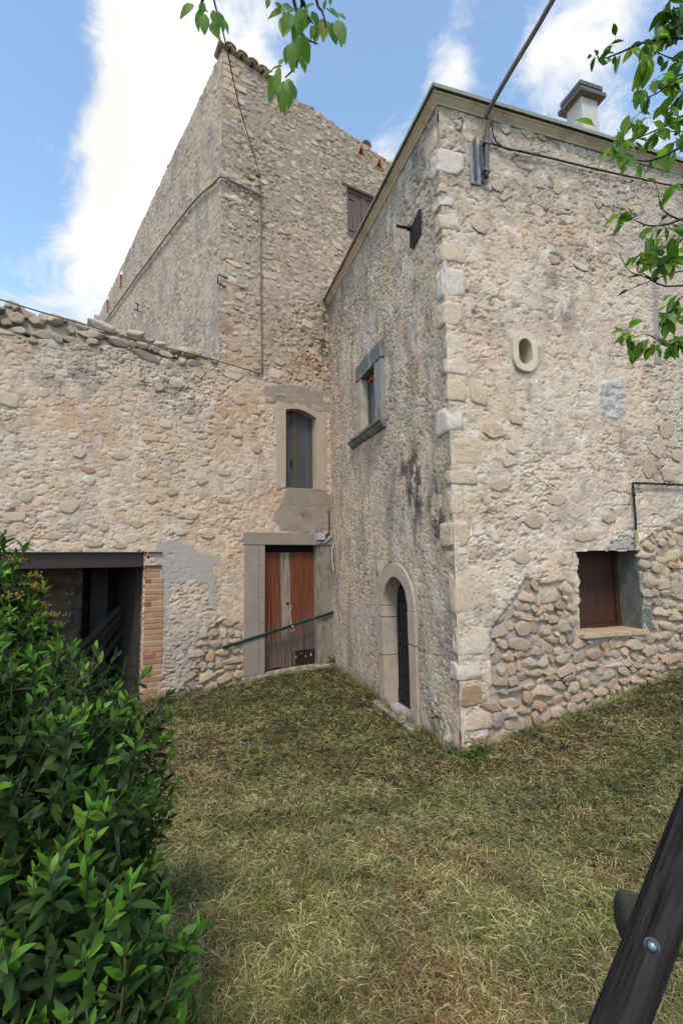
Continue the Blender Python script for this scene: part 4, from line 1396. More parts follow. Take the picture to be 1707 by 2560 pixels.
# stones set in the tower front
cnt = 0
tries = 0
placed = []
while cnt < 205 and tries < 8000:
    tries += 1
    u, v = RNG.uniform(U_T + .25, 2.45), RNG.uniform(4.9, 11.8)
    if u > .1 and v < 7.6 + .1: continue
    if v > float(tower_top(np.array([u]))[0]) - .25 or (v > TT0 - 1.4 and u < U_T + .8): continue
    if up['u0'] - .25 < u < up['u1'] + .2 and up['v0'] - .2 < v < up['v1'] + .25: continue
    if any((u - a) ** 2 + (v - b) ** 2 < .15 ** 2 for a, b in tri_holes): continue
    s_ = RNG.choice([.05, .06, .075, .09, .12], p=[.25, .3, .25, .13, .07])
    if any((u - a) ** 2 * .7 + (v - b) ** 2 < (s_ + c) ** 2 for a, b, c in placed): continue
    placed.append((u, v, s_))
    stone(tower, random.choice(CHIP), M_CHIP, FA, u, v, .001, s_ * RNG.uniform(.9, 1.5), .034, s_ * RNG.uniform(.5, .85), RNG.uniform(-.35, .35))
    cnt += 1

# stones in the front above/below, hand set ones included
for (x, y, su, sv, pl_) in [(440, 959, .12, .1, 0), (173, 1267, .15, .11, 0), (358, 1183, .12, .1, 0), (262, 1320, .08, .06, 0), (585, 935, .2, .15, 0), (585, 868, .1, .09, 1), (690, 935, .17, .11, 1), (668, 880, .09, .06, 1), (620, 880, .14, .1, 1), (375, 1095, .16, .08, 0),
                            (412, 1060, .12, .09, 0), (470, 1050, .14, .07, 0), (400, 968, .1, .08, 0), (500, 935, .1, .09, 0), (525, 940, .08, .05, 0), (60, 1240, .12, .09, 0), (300, 1140, .13, .08, 0), (225, 1175, .12, .06, 0), (200, 1135, .1, .07, 0), (345, 1310, .14, .07, 0),
                            (140, 1340, .13, .06, 0), (235, 1360, .14, .05, 0), (300, 1365, .12, .05, 0), (330, 1345, .14, .08, 0), (190, 1375, .1, .04, 0), (430, 1230, .12, .07, 0), (505, 1200, .12, .08, 0), (480, 1290, .12, .07, 0), (40, 1290, .14, .08, 0), (20, 1330, .13, .07, 0),
                            (560, 1180, .14, .07, 1), (590, 1085, .12, .08, 1), (640, 1120, .12, .1, 1), (600, 1000, .13, .09, 1), (560, 1030, .12, .12, 0), (640, 1030, .1, .06, 1), (700, 905, .12, .1, 1), (760, 930, .1, .08, 1), (780, 880, .09, .07, 1), (640, 915, .08, .1, 1), (800, 900, .06, .08, 1),
                            (560, 1250, .12, .06, 1), (600, 1215, .14, .09, 1), (520, 1340, .12, .06, 0), (450, 1330, .12, .06, 0), (380, 1250, .12, .06, 0), (20, 1000, .14, .13, 0)]:
    u, v = FA.uv(x, y)
    stone(tower if pl_ else outb, random.choice(CHIP), M_CHIP, FA, u, v, .002, su, .04, sv, random.uniform(-.15, .15))

# base rubble left of the brown door
sts = courses(lambda u, v: pin(u, v, LOWR), -3.6, -1.5, -.1, 1.3, .13, .19, 9)
for (u, v, a, b, r) in sts[:70]:
    stone(outb, random.choice(ROCK), M_COB, FA, u, v, -.024 + random.uniform(-.01, .008), a * 1.08, .065, b * 1.08, r)

# loose rubble crowning the low wall
sts = courses(lambda u, v: v < float(rub_top(u)) - .02 and v > float(rub_top(u)) - (.55 - .30 * max(0, min(1, (u + 5.6) / 3.3)) + .08 * math.sin(u * 3.3)), -6.7, U_T - .06, 4.6, 6.6, .155, .25, 5)
sts.sort(key=lambda q: q[0] < -5.7)
for (u, v, a, b, r) in sts[:235]:
    dtop = float(rub_top(u)) - v
    stone(outb, random.choice(ROCK), M_TOP, FA, u, v, -.03 + random.uniform(-.03, .03) - (.02 if dtop > .3 else 0), a * 1.08, .12, b * 1.15, r * .7, tilt=random.uniform(-.2, .2))
for k in range(30):
    u = -6.4 + 4.0 * k / 29 + random.uniform(-.04, .04)
    stone(outb, random.choice(ROCK), M_TOP, FA, u, float(rub_top(u)) - .05 + random.uniform(-.03, .03), -.1, random.uniform(.09, .17), .13, random.uniform(.06, .10), random.uniform(-.2, .2), tilt=random.uniform(-.2, .2))
# wall core behind the loose stones, and the dark room
bm = bmesh.new()
for (u0, u1) in ((-6.8, U_T),):
    nseg = 24
    for k in range(nseg):
        a, b = u0 + (u1 - u0) * k / nseg, u0 + (u1 - u0) * (k + 1) / nseg
        ta, tb = float(out_top(np.array([a]))[0]), float(out_top(np.array([b]))[0])
        box_bm(bm, FA, a, b, 2.7, min(float(rub_top(a)), float(rub_top(b))) - .07, -.5, -.06)
link('wall_core', bm_mesh(bm, 'wall_core'), M_MORTAR, outb)
for k in range(26):
    u = -6.5 + 4.1 * k / 25 + random.uniform(-.05, .05)
    t = (u + 5.6) / 3.3
    base = float(out_top(np.array([u]))[0])
    stone(outb, random.choice(ROCK), M_TOP, FA, u, float(rub_top(u)) - .06 + random.uniform(0, .04), -.33, random.uniform(.1, .18), .14, random.uniform(.07, .12), random.uniform(-.2, .2))


def f_room(U, V):
    H, lay, edge, cid = relief(U, V, 500, np.full(U.shape, .9), 1.2, 1)
    C = np.tile(np.array(lin(120, 100, 86, .75)), (len(U), 1))
    C = cmix(C, lin(82, 70, 62, .7), .8 * ss(-.1, .3, fbm(U * 2, V * 2, 4, 503)))
    C = cmix(C, lin(140, 122, 104, .7), .5 * ss(.1, .4, fbm(U * 5, V * 6, 4, 504)))
    return H * 1.5, C


ND = -3.2
wall('inner_wall', Plane(FA.W(0, 0, ND), 58.5), -8.0, -2.4, -.2, 2.9, .05, f_room, [], outb, m=M_ROOM)
up2 = FA.uv(205, 1470)
PN = Plane(FA.W(0, 0, -1.9), 58.5)
pe = PN.uv(208, 1450)[0]
wall('inner_wall', PN, -8.0, pe, -.2, 2.9, .04, f_room, [], outb, m=M_ROOM)
box('inner_wall', FA, pe - .3 - 0.0, pe - .02, -.2, 2.8, -3.2, -1.93, M_CEM, outb, bev=.01)
PG = Plane(FA.W(0, 0, -2.6), 58.5)
pg0, pg1 = PG.uv(228, 1450)[0], PG.uv(272, 1450)[0]
box('pillar', FA, pg0, pg1, -.2, 2.8, -2.95, -2.6, material('grey_pillar', color=lin(112, 106, 104, .7), var=.2, scale=5, fine=50, bump=.004), outb, bev=.015)
box('inner_wall', FA, -8.0, -2.9, 2.75, 2.85, -3.4, -.05, M_DARKW, outb, bev=0)     # ceiling
box('inner_wall', FA, gr['u1'] + .0, gr['u1'] + .3, -.2, 2.8, -3.3, -.32, material('sooty_side_wall', color=lin(70, 62, 58, .7), var=.3, scale=4, fine=40, bump=.02), outb, bev=0)
box('inner_wall', FA, -8.1, -8.0, -.2, 2.8, -3.3, -.05, M_CEM, outb, bev=0)
box('room_floor', FA, -8.0, -2.9, -.3, -.13, -3.3, -.05, M_SOIL, outb, bev=0)
# leaning planks in the room
for k, (x0, y0, x1, y1) in enumerate(((235, 1585, 300, 1519), (255, 1588, 310, 1530), (272, 1592, 318, 1533), (290, 1600, 330, 1545))):
    pk = Plane(FA.W(0, 0, -1.3 - .12 * k), 58.5)
    a, b = Vector(pk.uv(x0, y0)), Vector(pk.uv(x1, y1))
    dd = (b - a).normalized()
    a = a - dd * .6
    nn = Vector((-dd.y, dd.x)) * .045
    pl_o = prism('loose_plank', pk, [tuple(a - nn), tuple(b - nn), tuple(b + nn), tuple(a + nn)], -.03, 0, material('grey_plank', color=lin(84, 74, 66, .5), var=.25, scale=6, fine=50, bump=.002) if k == 0 else bpy.data.materials['grey_plank'], None, bev=.004)
    tag(pl_o, ('longest grey plank, uppermost of those leaning in the dark room', 'second grey plank from the top of those leaning in the dark room', 'third grey plank from the top of those leaning in the dark room', 'lowest grey plank of those leaning in the dark room, nearest the brick pier')[k], 'plank', 'planks leaning in the dark room')

# steel beam over the opening
bu1 = FA.uv(405, 1400)[0]
bv1, bv0 = FA.uv(300, 1380)[1], FA.uv(300, 1418)[1]
prof = [(.055, 0), (.055, .012), (.0, .02), (.0, 1 - .02), (.055, 1 - .012), (.055, 1)]
bm = bmesh.new()
hb = bv1 - bv0
rows = []
for uu in (-6.1, bu1):
    P_ = [(.045, bv0), (.045, bv0 + .016), (-.012, bv0 + .024), (-.012, bv1 - .024), (.045, bv1 - .016), (.045, bv1), (-.12, bv1), (-.12, bv1 - .016), (-.03, bv1 - .024), (-.03, bv0 + .024), (-.12, bv0 + .016), (-.12, bv0)]
    rows.append([bm.verts.new(FA.W(uu, v, n)) for n, v in P_])
for k in range(12):
    bm.faces.new((rows[0][k], rows[0][(k + 1) % 12], rows[1][(k + 1) % 12], rows[1][k]))
bm.faces.new(rows[0]); bm.faces.new(rows[1][::-1])
link('steel_beam', bm_mesh(bm, 'steel_beam'), M_BEAM, outb)
box('steel_beam', FA, -6.1, bu1 - .05, bv0 - .0, bv1, -.5, -.13, M_BEAM, outb, bev=.004)
# brick pier
pu0, pu1 = FA.uv(359, 1600)[0], FA.uv(409, 1500)[0]
pv0, pv1 = FA.uv(359, 1752)[1], bv0
pier = box('brick_pier', FA, pu0 + .012, pu1 - .02, pv0 - .1, pv1, -.34, .012, M_MORTAR, outb, bev=0)
nC = 23
ph = (pv1 - pv0) / nC
PW = pu1 - pu0
for k in range(nC):
    v0 = pv0 + ph * k
    reach = PW - (0.0 if 2 < k < 21 else .06)
    spl = reach * (.64 if k % 2 else .36) if k % 3 else reach * .98
    segs = [(0, spl), (spl, reach)] if spl < reach * .9 else [(0, reach)]
    for (a, b) in segs:
        box('brick', FA, pu0 + a + .0, pu0 + b - .008, v0 + .012, v0 + ph - .011, -.15 if a == 0 else -.1, .022 + random.uniform(-.006, .008), M_BRICK, pier, bev=.006, jit=.004, seed=k)
    box('brick', FA, pu0 + random.uniform(-.004, .004), pu0 + .11, v0 + .012, v0 + ph - .011, -.33, -.16, M_BRICK, pier, bev=.006, jit=.004, seed=k + 50)
# string on the beam
sx = FA.uv(366, 1380)
tube('string', [FA.W(sx[0], bv1 + .05, .03), FA.W(sx[0] + .02, bv1, .055), FA.W(sx[0] - .01, bv1 - .12, .06), FA.W(sx[0] - .03, bv0 - .04, .06)], .005, M_ROPE, None, sub=4, seg=5)
tag(bpy.data.objects['string'], 'thin white string hanging over the dark steel beam', 'string')

# ---- arched window in the front
oin = [(aw['u0'], aw['v0'])]
oout = [(aw['ou0'], aw['v0'] - .06)]
NA = 12
wdi = aw['u1'] - aw['u0']
for k in range(NA + 1):
    t = k / NA
    oin.append((aw['u0'] + wdi * t, aw['vl'] + (aw['vs'] - aw['vl']) * t + .10 * math.sin(math.pi * (t * .9 + .05)) * (1 - .2 * t)))
    oout.append((aw['ou0'] + (aw['ou1'] - aw['ou0']) * t, aw['ov1'] + (aw['ovr'] - aw['ov1']) * ss(.45, 1.0, np.array(t)) + .02))
oin.append((aw['u1'], aw['v0']))
oout.append((aw['ou1'], aw['v0'] - .03))
awf = ring('window_surround', FA, oout, oin, .022, -.02, -.20, M_FRAME, tower, bev=.008, jit=.004)
awb = box('casement', FA, aw['u0'] - .05, aw['u1'] + .05, aw['v0'] - .05, aw['vt'] + .15, -.24, -.20, M_BLACK, tower, bev=0)
a, b, c = aw['u0'] - .01, aw['u1'] + .005, aw['v0']
m1, m2 = FA.uv(738, 1150)[0], FA.uv(751, 1150)[0]
for q in ((a, a + .02, c, aw['vt'] + .08), (b - .05, b, c, aw['vt'] + .05), (m1, (m1 + m2) / 2 - .003, c, aw['vt'] + .08), ((m1 + m2) / 2 + .003, m2 + .02, c, aw['vt'] + .08), (a + .02, m1, c, c + .05), (m2 + .02, b - .05, c, c + .03)):
    box('casement_bar', FA, *q, -.20, -.155 + random.uniform(0, .006), M_CASEM, awb, bev=.004)
box('pane', FA, a + .018, m1 + .002, c + .045, aw['vt'] + .08, -.19, -.18, M_CURTAIN, awb, bev=0)
box('pane', FA, m2 + .018, b - .048, c + .028, aw['vt'] + .08, -.19, -.18, M_CURTAIN, awb, bev=0)
box('window_handle', FA, m1 - .012, m1 + .008, c + .42, c + .56, -.16, -.13, M_BLACK, awb, bev=.004)
# sloping cement under the window
prism('window_apron', FA, [FA.uv(717, 1219), FA.uv(803, 1223), FA.uv(824, 1238), FA.uv(828, 1262), FA.uv(760, 1268), FA.uv(703, 1262)], -.22, .012, material('smooth_apron', color=lin(154, 140, 120, .82), var=.12, scale=5, fine=60, bump=.002), tower, bev=.01, jit=.004)

# ---- brown door with cement surround
bdv = bd['v1']
box('door_lintel', FA, bd['ou0'] - .02, bd['ou1'] + .05, bdv, bd['ov1'], -.14, .035, M_FRAME_G, tower, bev=.008, jit=.004, cuts=3)
jo = [-.12, .62, 1.25, 1.95, bdv]
jl = FA.uv(608, 1362)[1]
box('door_jamb', FA, bd['ou0'], bd['ou0'] + (bd['u0'] - bd['ou0']) * .70, FA.uv(612, 1692)[1], bdv - .004, -.14, .026, M_FRAME_G, tower, bev=.006, jit=.003, cuts=2)
jz = [FA.uv(640, 1692)[1], FA.uv(640, 1560)[1], FA.uv(640, 1482)[1], FA.uv(640, 1414)[1], bdv - .004]
for k in range(4):
    box('door_jamb', FA, bd['ou0'] + (bd['u0'] - bd['ou0']) * .70 + .004, bd['u0'], jz[k] + .002, jz[k + 1] - .002, -.16, .030, M_FRAME_G, tower, bev=.006, jit=.002, cuts=1, seed=k)
box('door_jamb', FA, bd['u1'], bd['ou1'] + .06, bd['v0'] - .06, bdv - .004, -.16, .018, material('stained_jamb', color=lin(150, 138, 122, .8), var=.18, scale=5, fine=60, bump=.004, blotch=(*lin(92, 88, 84, .8), 1), blotch_amt=.6, stretch=(2, 2, .7)), tower, bev=.012, jit=.006, cuts=4)
door = box('door', FA, bd['u0'] - .02, bd['u1'] + .02, bd['v0'] - .05, bdv + .01, -.22, -.17, M_BLACK, tower, bev=0)
ptop = FA.uv(661, 1381)[1]
edges_t = [661, 683, 707, 732.5, 765, 794]
eu = [FA.uv(x, 1383)[0] for x in edges_t]
eb = [bd['u0'], FA.uv(686, 1670)[0], FA.uv(712, 1670)[0], FA.uv(737, 1668)[0], FA.uv(767, 1667)[0], bd['u1'] + .01]
M_DOORW_B = material('bleached_door_wood', color=lin(150, 126, 104, .9), var=.22, scale=7, fine=55, bump=.003, rough=.8, stretch=(6, 6, .35), blotch=(*lin(116, 66, 42, .9), 1), blotch_amt=.5)


def wood_gradient(name, c_top, c_bot, z0, z1):
    """paint worn off the lower part of the door: a mark of the wood itself"""
    m = bpy.data.materials.new(name)
    m.use_nodes = True
    t = NT(m.node_tree)
    pos = t.n('ShaderNodeNewGeometry').outputs['Position']
    oi = t.n('ShaderNodeObjectInfo').outputs['Random']
    z = t.n('ShaderNodeSeparateXYZ', {0: pos}).outputs['Z']
    grain = t.noise(t.vmath('MULTIPLY', pos, (45, 45, 1.6)), 1.0, 6, .65)
    big = t.noise(t.vmath('MULTIPLY', pos, (7, 7, 1.2)), 1.0, 5, .6)
    f = t.math('ADD', t.maprange(z, z0, z1, 1, 0), t.math('ADD', t.math('MULTIPLY', t.math('SUBTRACT', big, .5), 1.1), t.math('MULTIPLY', t.math('SUBTRACT', oi, .5), .25)))
    f = t.maprange(f, .25, .8, 0, 1, True)
    c = t.mix(f, c_top, c_bot)
    c = t.mix(t.maprange(grain, .36, .5, .75, 0), c, (.03, .022, .018))
    c = t.mix(t.maprange(t.noise(t.vmath('MULTIPLY', pos, (60, 60, 5)), 1.0, 3, .5), .62, .7, 0, .5), c, (.012, .01, .01))
    k = t.maprange(grain, .25, .75, .75, 1.25)
    kk = t.n('ShaderNodeCombineXYZ', {0: k, 1: k, 2: k}).outputs[0]
    c = t.mix(1.0, c, kk, 'MULTIPLY')
    nrm = t.n('ShaderNodeBump', {'Height': grain, 'Distance': .004}).outputs[0]
    p = t.n('ShaderNodeBsdfPrincipled', {'Base Color': c, 'Roughness': .7, 'Normal': nrm, 'Specular IOR Level': .25})
    t.n('ShaderNodeOutputMaterial', {'Surface': p.outputs[0]})
    return m


M_DOORG = wood_gradient('faded_door_paint', lin(122, 66, 40, .85), lin(112, 94, 84, .8), .3, 1.5)
M_DOORP = wood_gradient('bleached_door_plank', lin(158, 140, 124, .8), lin(112, 96, 88, .8), .2, 1.2)
for k in range(5):
    t0, t1, b0, b1 = eu[k], eu[k + 1], eb[k], eb[k + 1]
    bot = bd['v0'] + .02 + .015 * (k % 2)
    pol = [(b0 + .004, bot), (b1 - .004, bot), (t1 - .004, ptop + .01 * (k % 2)), (t0 + .004, ptop - .006 * (k % 2))]
    prism('door_plank', FA, pol, -.165, -.125 + .005 * (k % 2), M_DOORP if k == 2 else M_DOORG, door, bev=.004)
pu, pv = FA.uv(745, 1629)
pl1 = FA.uv(797, 1668)
M_PLATE = material('rusty_sheet_with_paint_flecks', color=lin(44, 36, 34, .9), var=.3, scale=10, fine=60, bump=.001, rough=.6, metallic=.2)
plate = box('kick_plate', FA, pu, bd['u1'] + .005, bd['v0'] + .03, pv, -.119, -.110, M_PLATE, door, bev=.002)
M_FLECK = material('white_paint_fleck', color=lin(210, 206, 198, .8), var=.1, bump=0)
u, v = FA.uv(748, 1520)
knob = tube('latch_hole', [FA.W(FA.uv(726.5, 1510)[0], FA.uv(726.5, 1510)[1], -.122), FA.W(FA.uv(726.5, 1510)[0], FA.uv(726.5, 1510)[1], -.117)], .028, M_BLACK, door, seg=14)
for (x, y, du, dv) in ((784, 1639, .012, .035), (771, 1643, .008, .02), (747, 1645, .007, .025), (795, 1646, .006, .03), (760, 1636, .006, .012)):
    u, v = FA.uv(x, y)
    prism('paint_fleck', FA, [(u - du, v), (u - du * .3, v - dv), (u + du * .6, v - dv * .5), (u + du, v + dv * .3), (u + du * .2, v + dv), (u - du * .7, v + dv * .6)], -.111, -.107, M_FLECK, door, bev=0)
# threshold
tq = [FA.uv(612, 1694), FA.uv(666, 1686), FA.uv(760, 1676), FA.uv(835, 1655)]
prism('threshold', FA, [(bd['ou0'] - .02, -.35), (bd['ou1'] + .02, -.35), (bd['ou1'] + .02, bd['v0'] + .02), ((bd['u0'] + bd['u1']) / 2 + .01, bd['v0'] + .01)], -.2, .07, M_FRAME, tower, bev=.02, jit=.008)
prism('threshold', FA, [(bd['ou0'] - .03, -.35), ((bd['u0'] + bd['u1']) / 2, -.35), ((bd['u0'] + bd['u1']) / 2, bd['v0'] - .0), (bd['ou0'] - .03, bd['v0'] - .035)], -.2, .05, M_FRAME, tower, bev=.02, jit=.008)

# bar wedged over the door
a, b = FA.uv(556, 1619), FA.uv(832, 1530)
bm = bmesh.new()
A, B = FA.W(a[0], a[1], .03), FA.W(b[0] - .02, b[1], .06)
t_ = (B - A).normalized()
up_ = FA.n.cross(t_).normalized()
hh = .027
for n0, n1, h0, h1 in ((0, .006, -hh, hh), (.006, .035, hh - .006, hh)):
    vs = [bm.verts.new(P + FA.n * n + up_ * h) for P in (A, B) for n in (n0, n1) for h in (h0, h1)]
    for f in ((0, 1, 3, 2), (4, 6, 7, 5), (0, 4, 5, 1), (2, 3, 7, 6), (0, 2, 6, 4), (1, 5, 7, 3)):
        bm.faces.new([vs[i] for i in f])
o = link('metal_bar', bm_mesh(bm, 'metal_bar'), M_BAR)
tag(o, 'chipped green iron bar set slanting across the brown plank door', 'bar')
# cord tied round the bar
x0, y0 = FA.uv(728, 1514)
x1, y1 = FA.uv(726, 1566)
o = tube('door_cord', [FA.W(x0, y0, -.11), FA.W(x0 + .03, y0 - .01, -.09), FA.W(x0 + .035, y0 - .07, -.08), FA.W(x0, y0 - .1, -.05), FA.W(x1, y1 + .07, .03), FA.W(x1 + .01, y1, .085), FA.W(x1 + .03, y1 - .05, .08), FA.W(x1 + .0, y1 - .09, .07), FA.W(x1 - .02, y1 - .06, .08)], .0075, M_ROPE, None, sub=4, seg=6)
bm = bmesh.new()
bmesh.ops.create_icosphere(bm, subdivisions=2, radius=.02, matrix=Matrix.Translation(FA.W(x1 + .005, y1 + .005, .085)))
k_ = link('knot', bm_mesh(bm, 'knot', True), M_ROPE, o)
tag(o, 'pale cord hanging from the door hole, knotted round the slanting bar', 'cord')

# junction box with conduits
jb = thing('junction_box', 'grey electrical box with bent conduits at the end of the door lintel', 'electrical box', FA.W(FA.uv(798, 1342)[0], FA.uv(798, 1342)[1], .035))
a, b = FA.uv(789.6, 1350), FA.uv(806.6, 1333)
box('box_body', FA, a[0], b[0], a[1], b[1], .03, .10, M_CONDUIT, jb, bev=.006)
F = lambda x, y, n: FA.W(*FA.uv(x, y), n)
tube('conduit', [F(776, 1327, .045), F(783, 1331, .06), F(786, 1345, .06), F(789, 1356, .06), F(795, 1358, .06), F(796, 1350, .06)], .011, M_CONDUIT, jb, sub=4)
tube('conduit', [F(800, 1350, .06), F(803, 1358, .06), F(812, 1352, .07), F(821, 1342, .07), F(827, 1343, .06), F(829.5, 1355, .05)] + [HL.W(*HL.uv(x, y), .03) for x, y in ((833, 1385), (834.5, 1410), (837, 1429))], .011, M_CONDUIT, jb, sub=4)
o = tube('black_cable', [F(806, 1341, .06), F(813, 1337, .06), F(819, 1331, .05), F(821, 1300, .03), F(820, 1275, .02)], .013, M_CABLE, None, sub=4)
tag(o, 'short black cable rising from the junction box in the inner corner', 'cable')

# ---- boarded upper window of the tower
shut = box('upper_window', FA, up['u0'] - .02, up['u1'] + .02, up['v0'] - .02, up['v1'] + .02, -.3, -.2, M_BLACK, tower, bev=0)
a, b, c, d_ = up['u0'], up['u1'], up['v0'], up['v1']
for q in ((a, a + .06, c, d_), (b - .06, b, c, d_), (a + .06, b - .06, d_ - .06, d_), (a + .06, b - .06, c, c + .06)):
    box('frame_bar', FA, *q, -.14, -.03, M_GREYW, shut, bev=.006)
ns_ = 7
for k in range(ns_):
    p0 = a + .065 + (b - a - .13) * k / ns_
    p1 = a + .065 + (b - a - .13) * (k + 1) / ns_ - .006
    box('shutter_board', FA, p0, p1, c + .065, d_ - .065, -.10, -.055 + .006 * (k % 2) + (.012 if k == 3 else 0), M_GREYW, shut, bev=.004)
for vv_ in (c + .22, d_ - .22):
    box('hinge_strap', FA, a + .05, a + .24, vv_, vv_ + .03, -.05, -.035, M_GREYW, shut, bev=.002)
box('latch', FA, a + .065 + (b - a) * .42, a + .065 + (b - a) * .42 + .12, c + .42, c + .46, -.045, -.02, M_IRON, shut, bev=.004)
box('window_head', FA, a - .12, b + .1, d_ + .0, d_ + .05, -.12, .03, M_GREYW, tower, bev=.006, jit=.008, cuts=4)
for (tu, tv_) in tri_holes:
    box('vent_back', FA, tu - .14, tu + .14, tv_ - .16, tv_ + .2, -.24, -.2, M_BLACK, tower, bev=0)
    for sg in (-1, 1):
        prism('brick', FA, [(tu + sg * .085, tv_ - .10), (tu + sg * .125, tv_ - .10), (tu + sg * .02, tv_ + .20), (tu, tv_ + .14)], -.19, .015, M_BRICK, tower, bev=.003)
    box('brick', FA, tu - .12, tu + .12, tv_ - .14, tv_ - .102, -.19, .012, M_BRICK, tower, bev=.004)

# ================================================================== fixtures on the walls
# iron wall anchor on the house side
au, av = HL.uv(1034, 573)
anc = thing('wall_anchor', 'dark iron lozenge tie plate with a rod sticking out of the house side', 'wall anchor', HL.W(au, av))
at_, ab_ = HL.uv(1054, 522), HL.uv(1030, 622)
bm = bmesh.new()
Cn = bm.verts.new(HL.W(au, av, .055))
ringp = []
for (x, y) in ((1050, 522), (1055, 523), (1055.5, 560), (1055, 583), (1034, 622), (1026, 620), (1028, 590), (1030, 566)):
    ringp.append((*HL.uv(x, y), .015))
rv = [bm.verts.new(HL.W(*p)) for p in ringp]
for k in range(8):
    bm.faces.new((rv[k], rv[(k + 1) % 8], Cn))
bm.faces.new(rv)
link('tie_plate', bm_mesh(bm, 'tie_plate'), M_IRON, anc)
tube('tie_rod', [HL.W(au, av, .05), HL.W(au, av, .24)], .018, M_IRON, anc, seg=8)
tube('tie_nut', [HL.W(au, av, .05), HL.W(au, av, .085)], .036, M_IRON, anc, seg=6)

# lamp arm
arm = thing('lamp_arm', 'long bent brown steel pole clamped in a channel under the house eaves', 'pole', HR.W(*HR.uv(1206, 455)))
R_ = lambda x, y, n: HR.W(*HR.uv(x, y), n)
top = P3(1381, 0, 4.75)
p5 = P3(1285, 163, 5.05)
pp = [R_(1206, 456, .075), R_(1206.5, 400, .075), R_(1206.5, 345, .08), R_(1209, 318, .12), P3(1216, 290, 5.30), P3(1234, 251, 5.22), p5, P3(1335, 80, 4.9), top, top + (top - p5) * .5]
tube('arm_pole', pp, .027, M_POLE, arm, sub=5, seg=14)
cu, cv0 = HR.uv(1193, 456)
cv1 = HR.uv(1193, 358)[1]
bm = bmesh.new()
for q in ((cu - .05, cu + .10, cv0, cv1, .0, .012), (cu - .055, cu - .043, cv0, cv1, .0, .085), (cu + .035, cu + .047, cv0, cv1, .0125, .05)):
    box_bm(bm, HR, *q)
link('mounting_channel', bm_mesh(bm, 'mounting_channel'), M_GALV, arm)
for yy in (372, 440):
    u, v = HR.uv(1206, yy)
    box('pipe_clamp', HR, u - .045, u + .045, v - .015, v + .015, .03, .108, M_GALV, arm, bev=.004)
box('cement_pad', HR, cu - .10, cu + .05, cv0 - .04, cv1 + .04, -.03, .012, M_CEM, arm, bev=.015, jit=.012, cuts=4)
tube('cable', [P3(1216, 290, 5.30) + Vector((0, -.0, 0)), R_(1221, 318, .06), R_(1226, 345, .05), R_(1236, 362, .04), R_(1248, 371, .04)], .008, M_CABLE, arm, sub=4, seg=6)
o = tube('wall_cable', [R_(1216, 366, .05), R_(1232, 368, .04), R_(1262, 380, .05), R_(1310, 390, .05), R_(1380, 405, .045), R_(1450, 422, .045), R_(1520, 438, .045), R_(1600, 455, .045), R_(1660, 468, .045), R_(1730, 478, .045)], .011, M_CABLE, None, sub=4, seg=6)
tag(o, 'black cable clipped along the house front just below the eaves', 'cable')
bm = bmesh.new()
tube_bm(bm, catmull([R_(1240, 372, .055), R_(1262, 386, .065), R_(1290, 386, .06), R_(1320, 394, .06)], 4), .006, seg=5)
link('cable_tail', bm_mesh(bm, 'cable_tail', True), M_CABLE, o)

# gas/water pipe at right
pc = R_(1573, 1210, .045)
p_ = thing('wall_pipe', 'thin dark pipe bending down to the small boarded window', 'pipe', R_(1578, 1320, .0))
tube('pipe_run', [R_(1760, 1216, .045), R_(1640, 1211, .045), R_(1580, 1209, .045), R_(1573.5, 1211, .045), R_(1573.5, 1218, .045), R_(1575, 1240, .045), R_(1579, 1290, .045), R_(1581, 1330, .045)], .0135, M_IRON, p_, sub=3, seg=10)
tube('pipe_end', [R_(1581, 1326, .045), R_(1581.5, 1350, .045), R_(1580, 1366, .04)], .019, material('yellow_sleeve', color=lin(168, 148, 92, .8), var=.2, scale=20, fine=80, bump=.001), p_, r1=.014, seg=10, sub=3)
for (x, y) in ((1575.5, 1238), (1650, 1211)):
    tube('pipe_clip', [R_(x, y - 3, .045), R_(x, y + 3, .045)], .02, M_IRON, p_, seg=10)

# cables on the tower
T = lambda x, y, n: TL.W(*TL.uv(x, y), n)
o = tube('overhead_cable', [P3(520, -120, 2.9), P3(535, 0, 3.6), P3(562, 98, 4.8), P3(600, 270, 6.4), F(642, 442, .12), F(648, 478, .05)], .0085, M_CABLE, None, sub=6, seg=6)
tag(o, 'thin black overhead cable dropping across the sky onto the tower front', 'cable')
bm = bmesh.new()
tube_bm(bm, [P3(641, 438, (F(642, 442, .1)).y - .03), F(643, 450, .09)], .02, seg=8)
link('cable_clamp', bm_mesh(bm, 'cable_clamp', True), M_CABLE, o)
cabs = [F(652, 492, .03), F(630, 481, .04), F(600, 468, .05), F(575, 456, .05), FA.W(U_T - .03, FA.uv(557, 449)[1], .05)]
cabs += [T(540, 462, .05), T(500, 497, .05), T(440, 570, .05), T(380, 650, .05), T(330, 718, .05), T(268, 806, .05)]
o = tube('wrapped_cable', cabs, .017, M_CABLE_G, None, sub=3, seg=6)
tag(o, 'twisted grey cable bundle running round the tower corner and down its flank', 'cable')
bm = bmesh.new()
tube_bm(bm, catmull([p + Vector((.0, -.02, -.035 + .02 * math.sin(i * 2.2))) for i, p in enumerate(cabs)], 3), .010, seg=5)
link('cable_strand', bm_mesh(bm, 'cable_strand', True), M_CABLE_G, o)
o = tube('drop_cable', [F(648, 478, .04), F(651, 520, .035), F(651.5, 620, .035), F(652, 760, .035), F(653, 850, .035), F(653.5, 935, .03)], .012, M_CABLE_G, None, sub=3, seg=6)
tag(o, 'straight vertical cable running down the tower front to the arched window', 'cable')
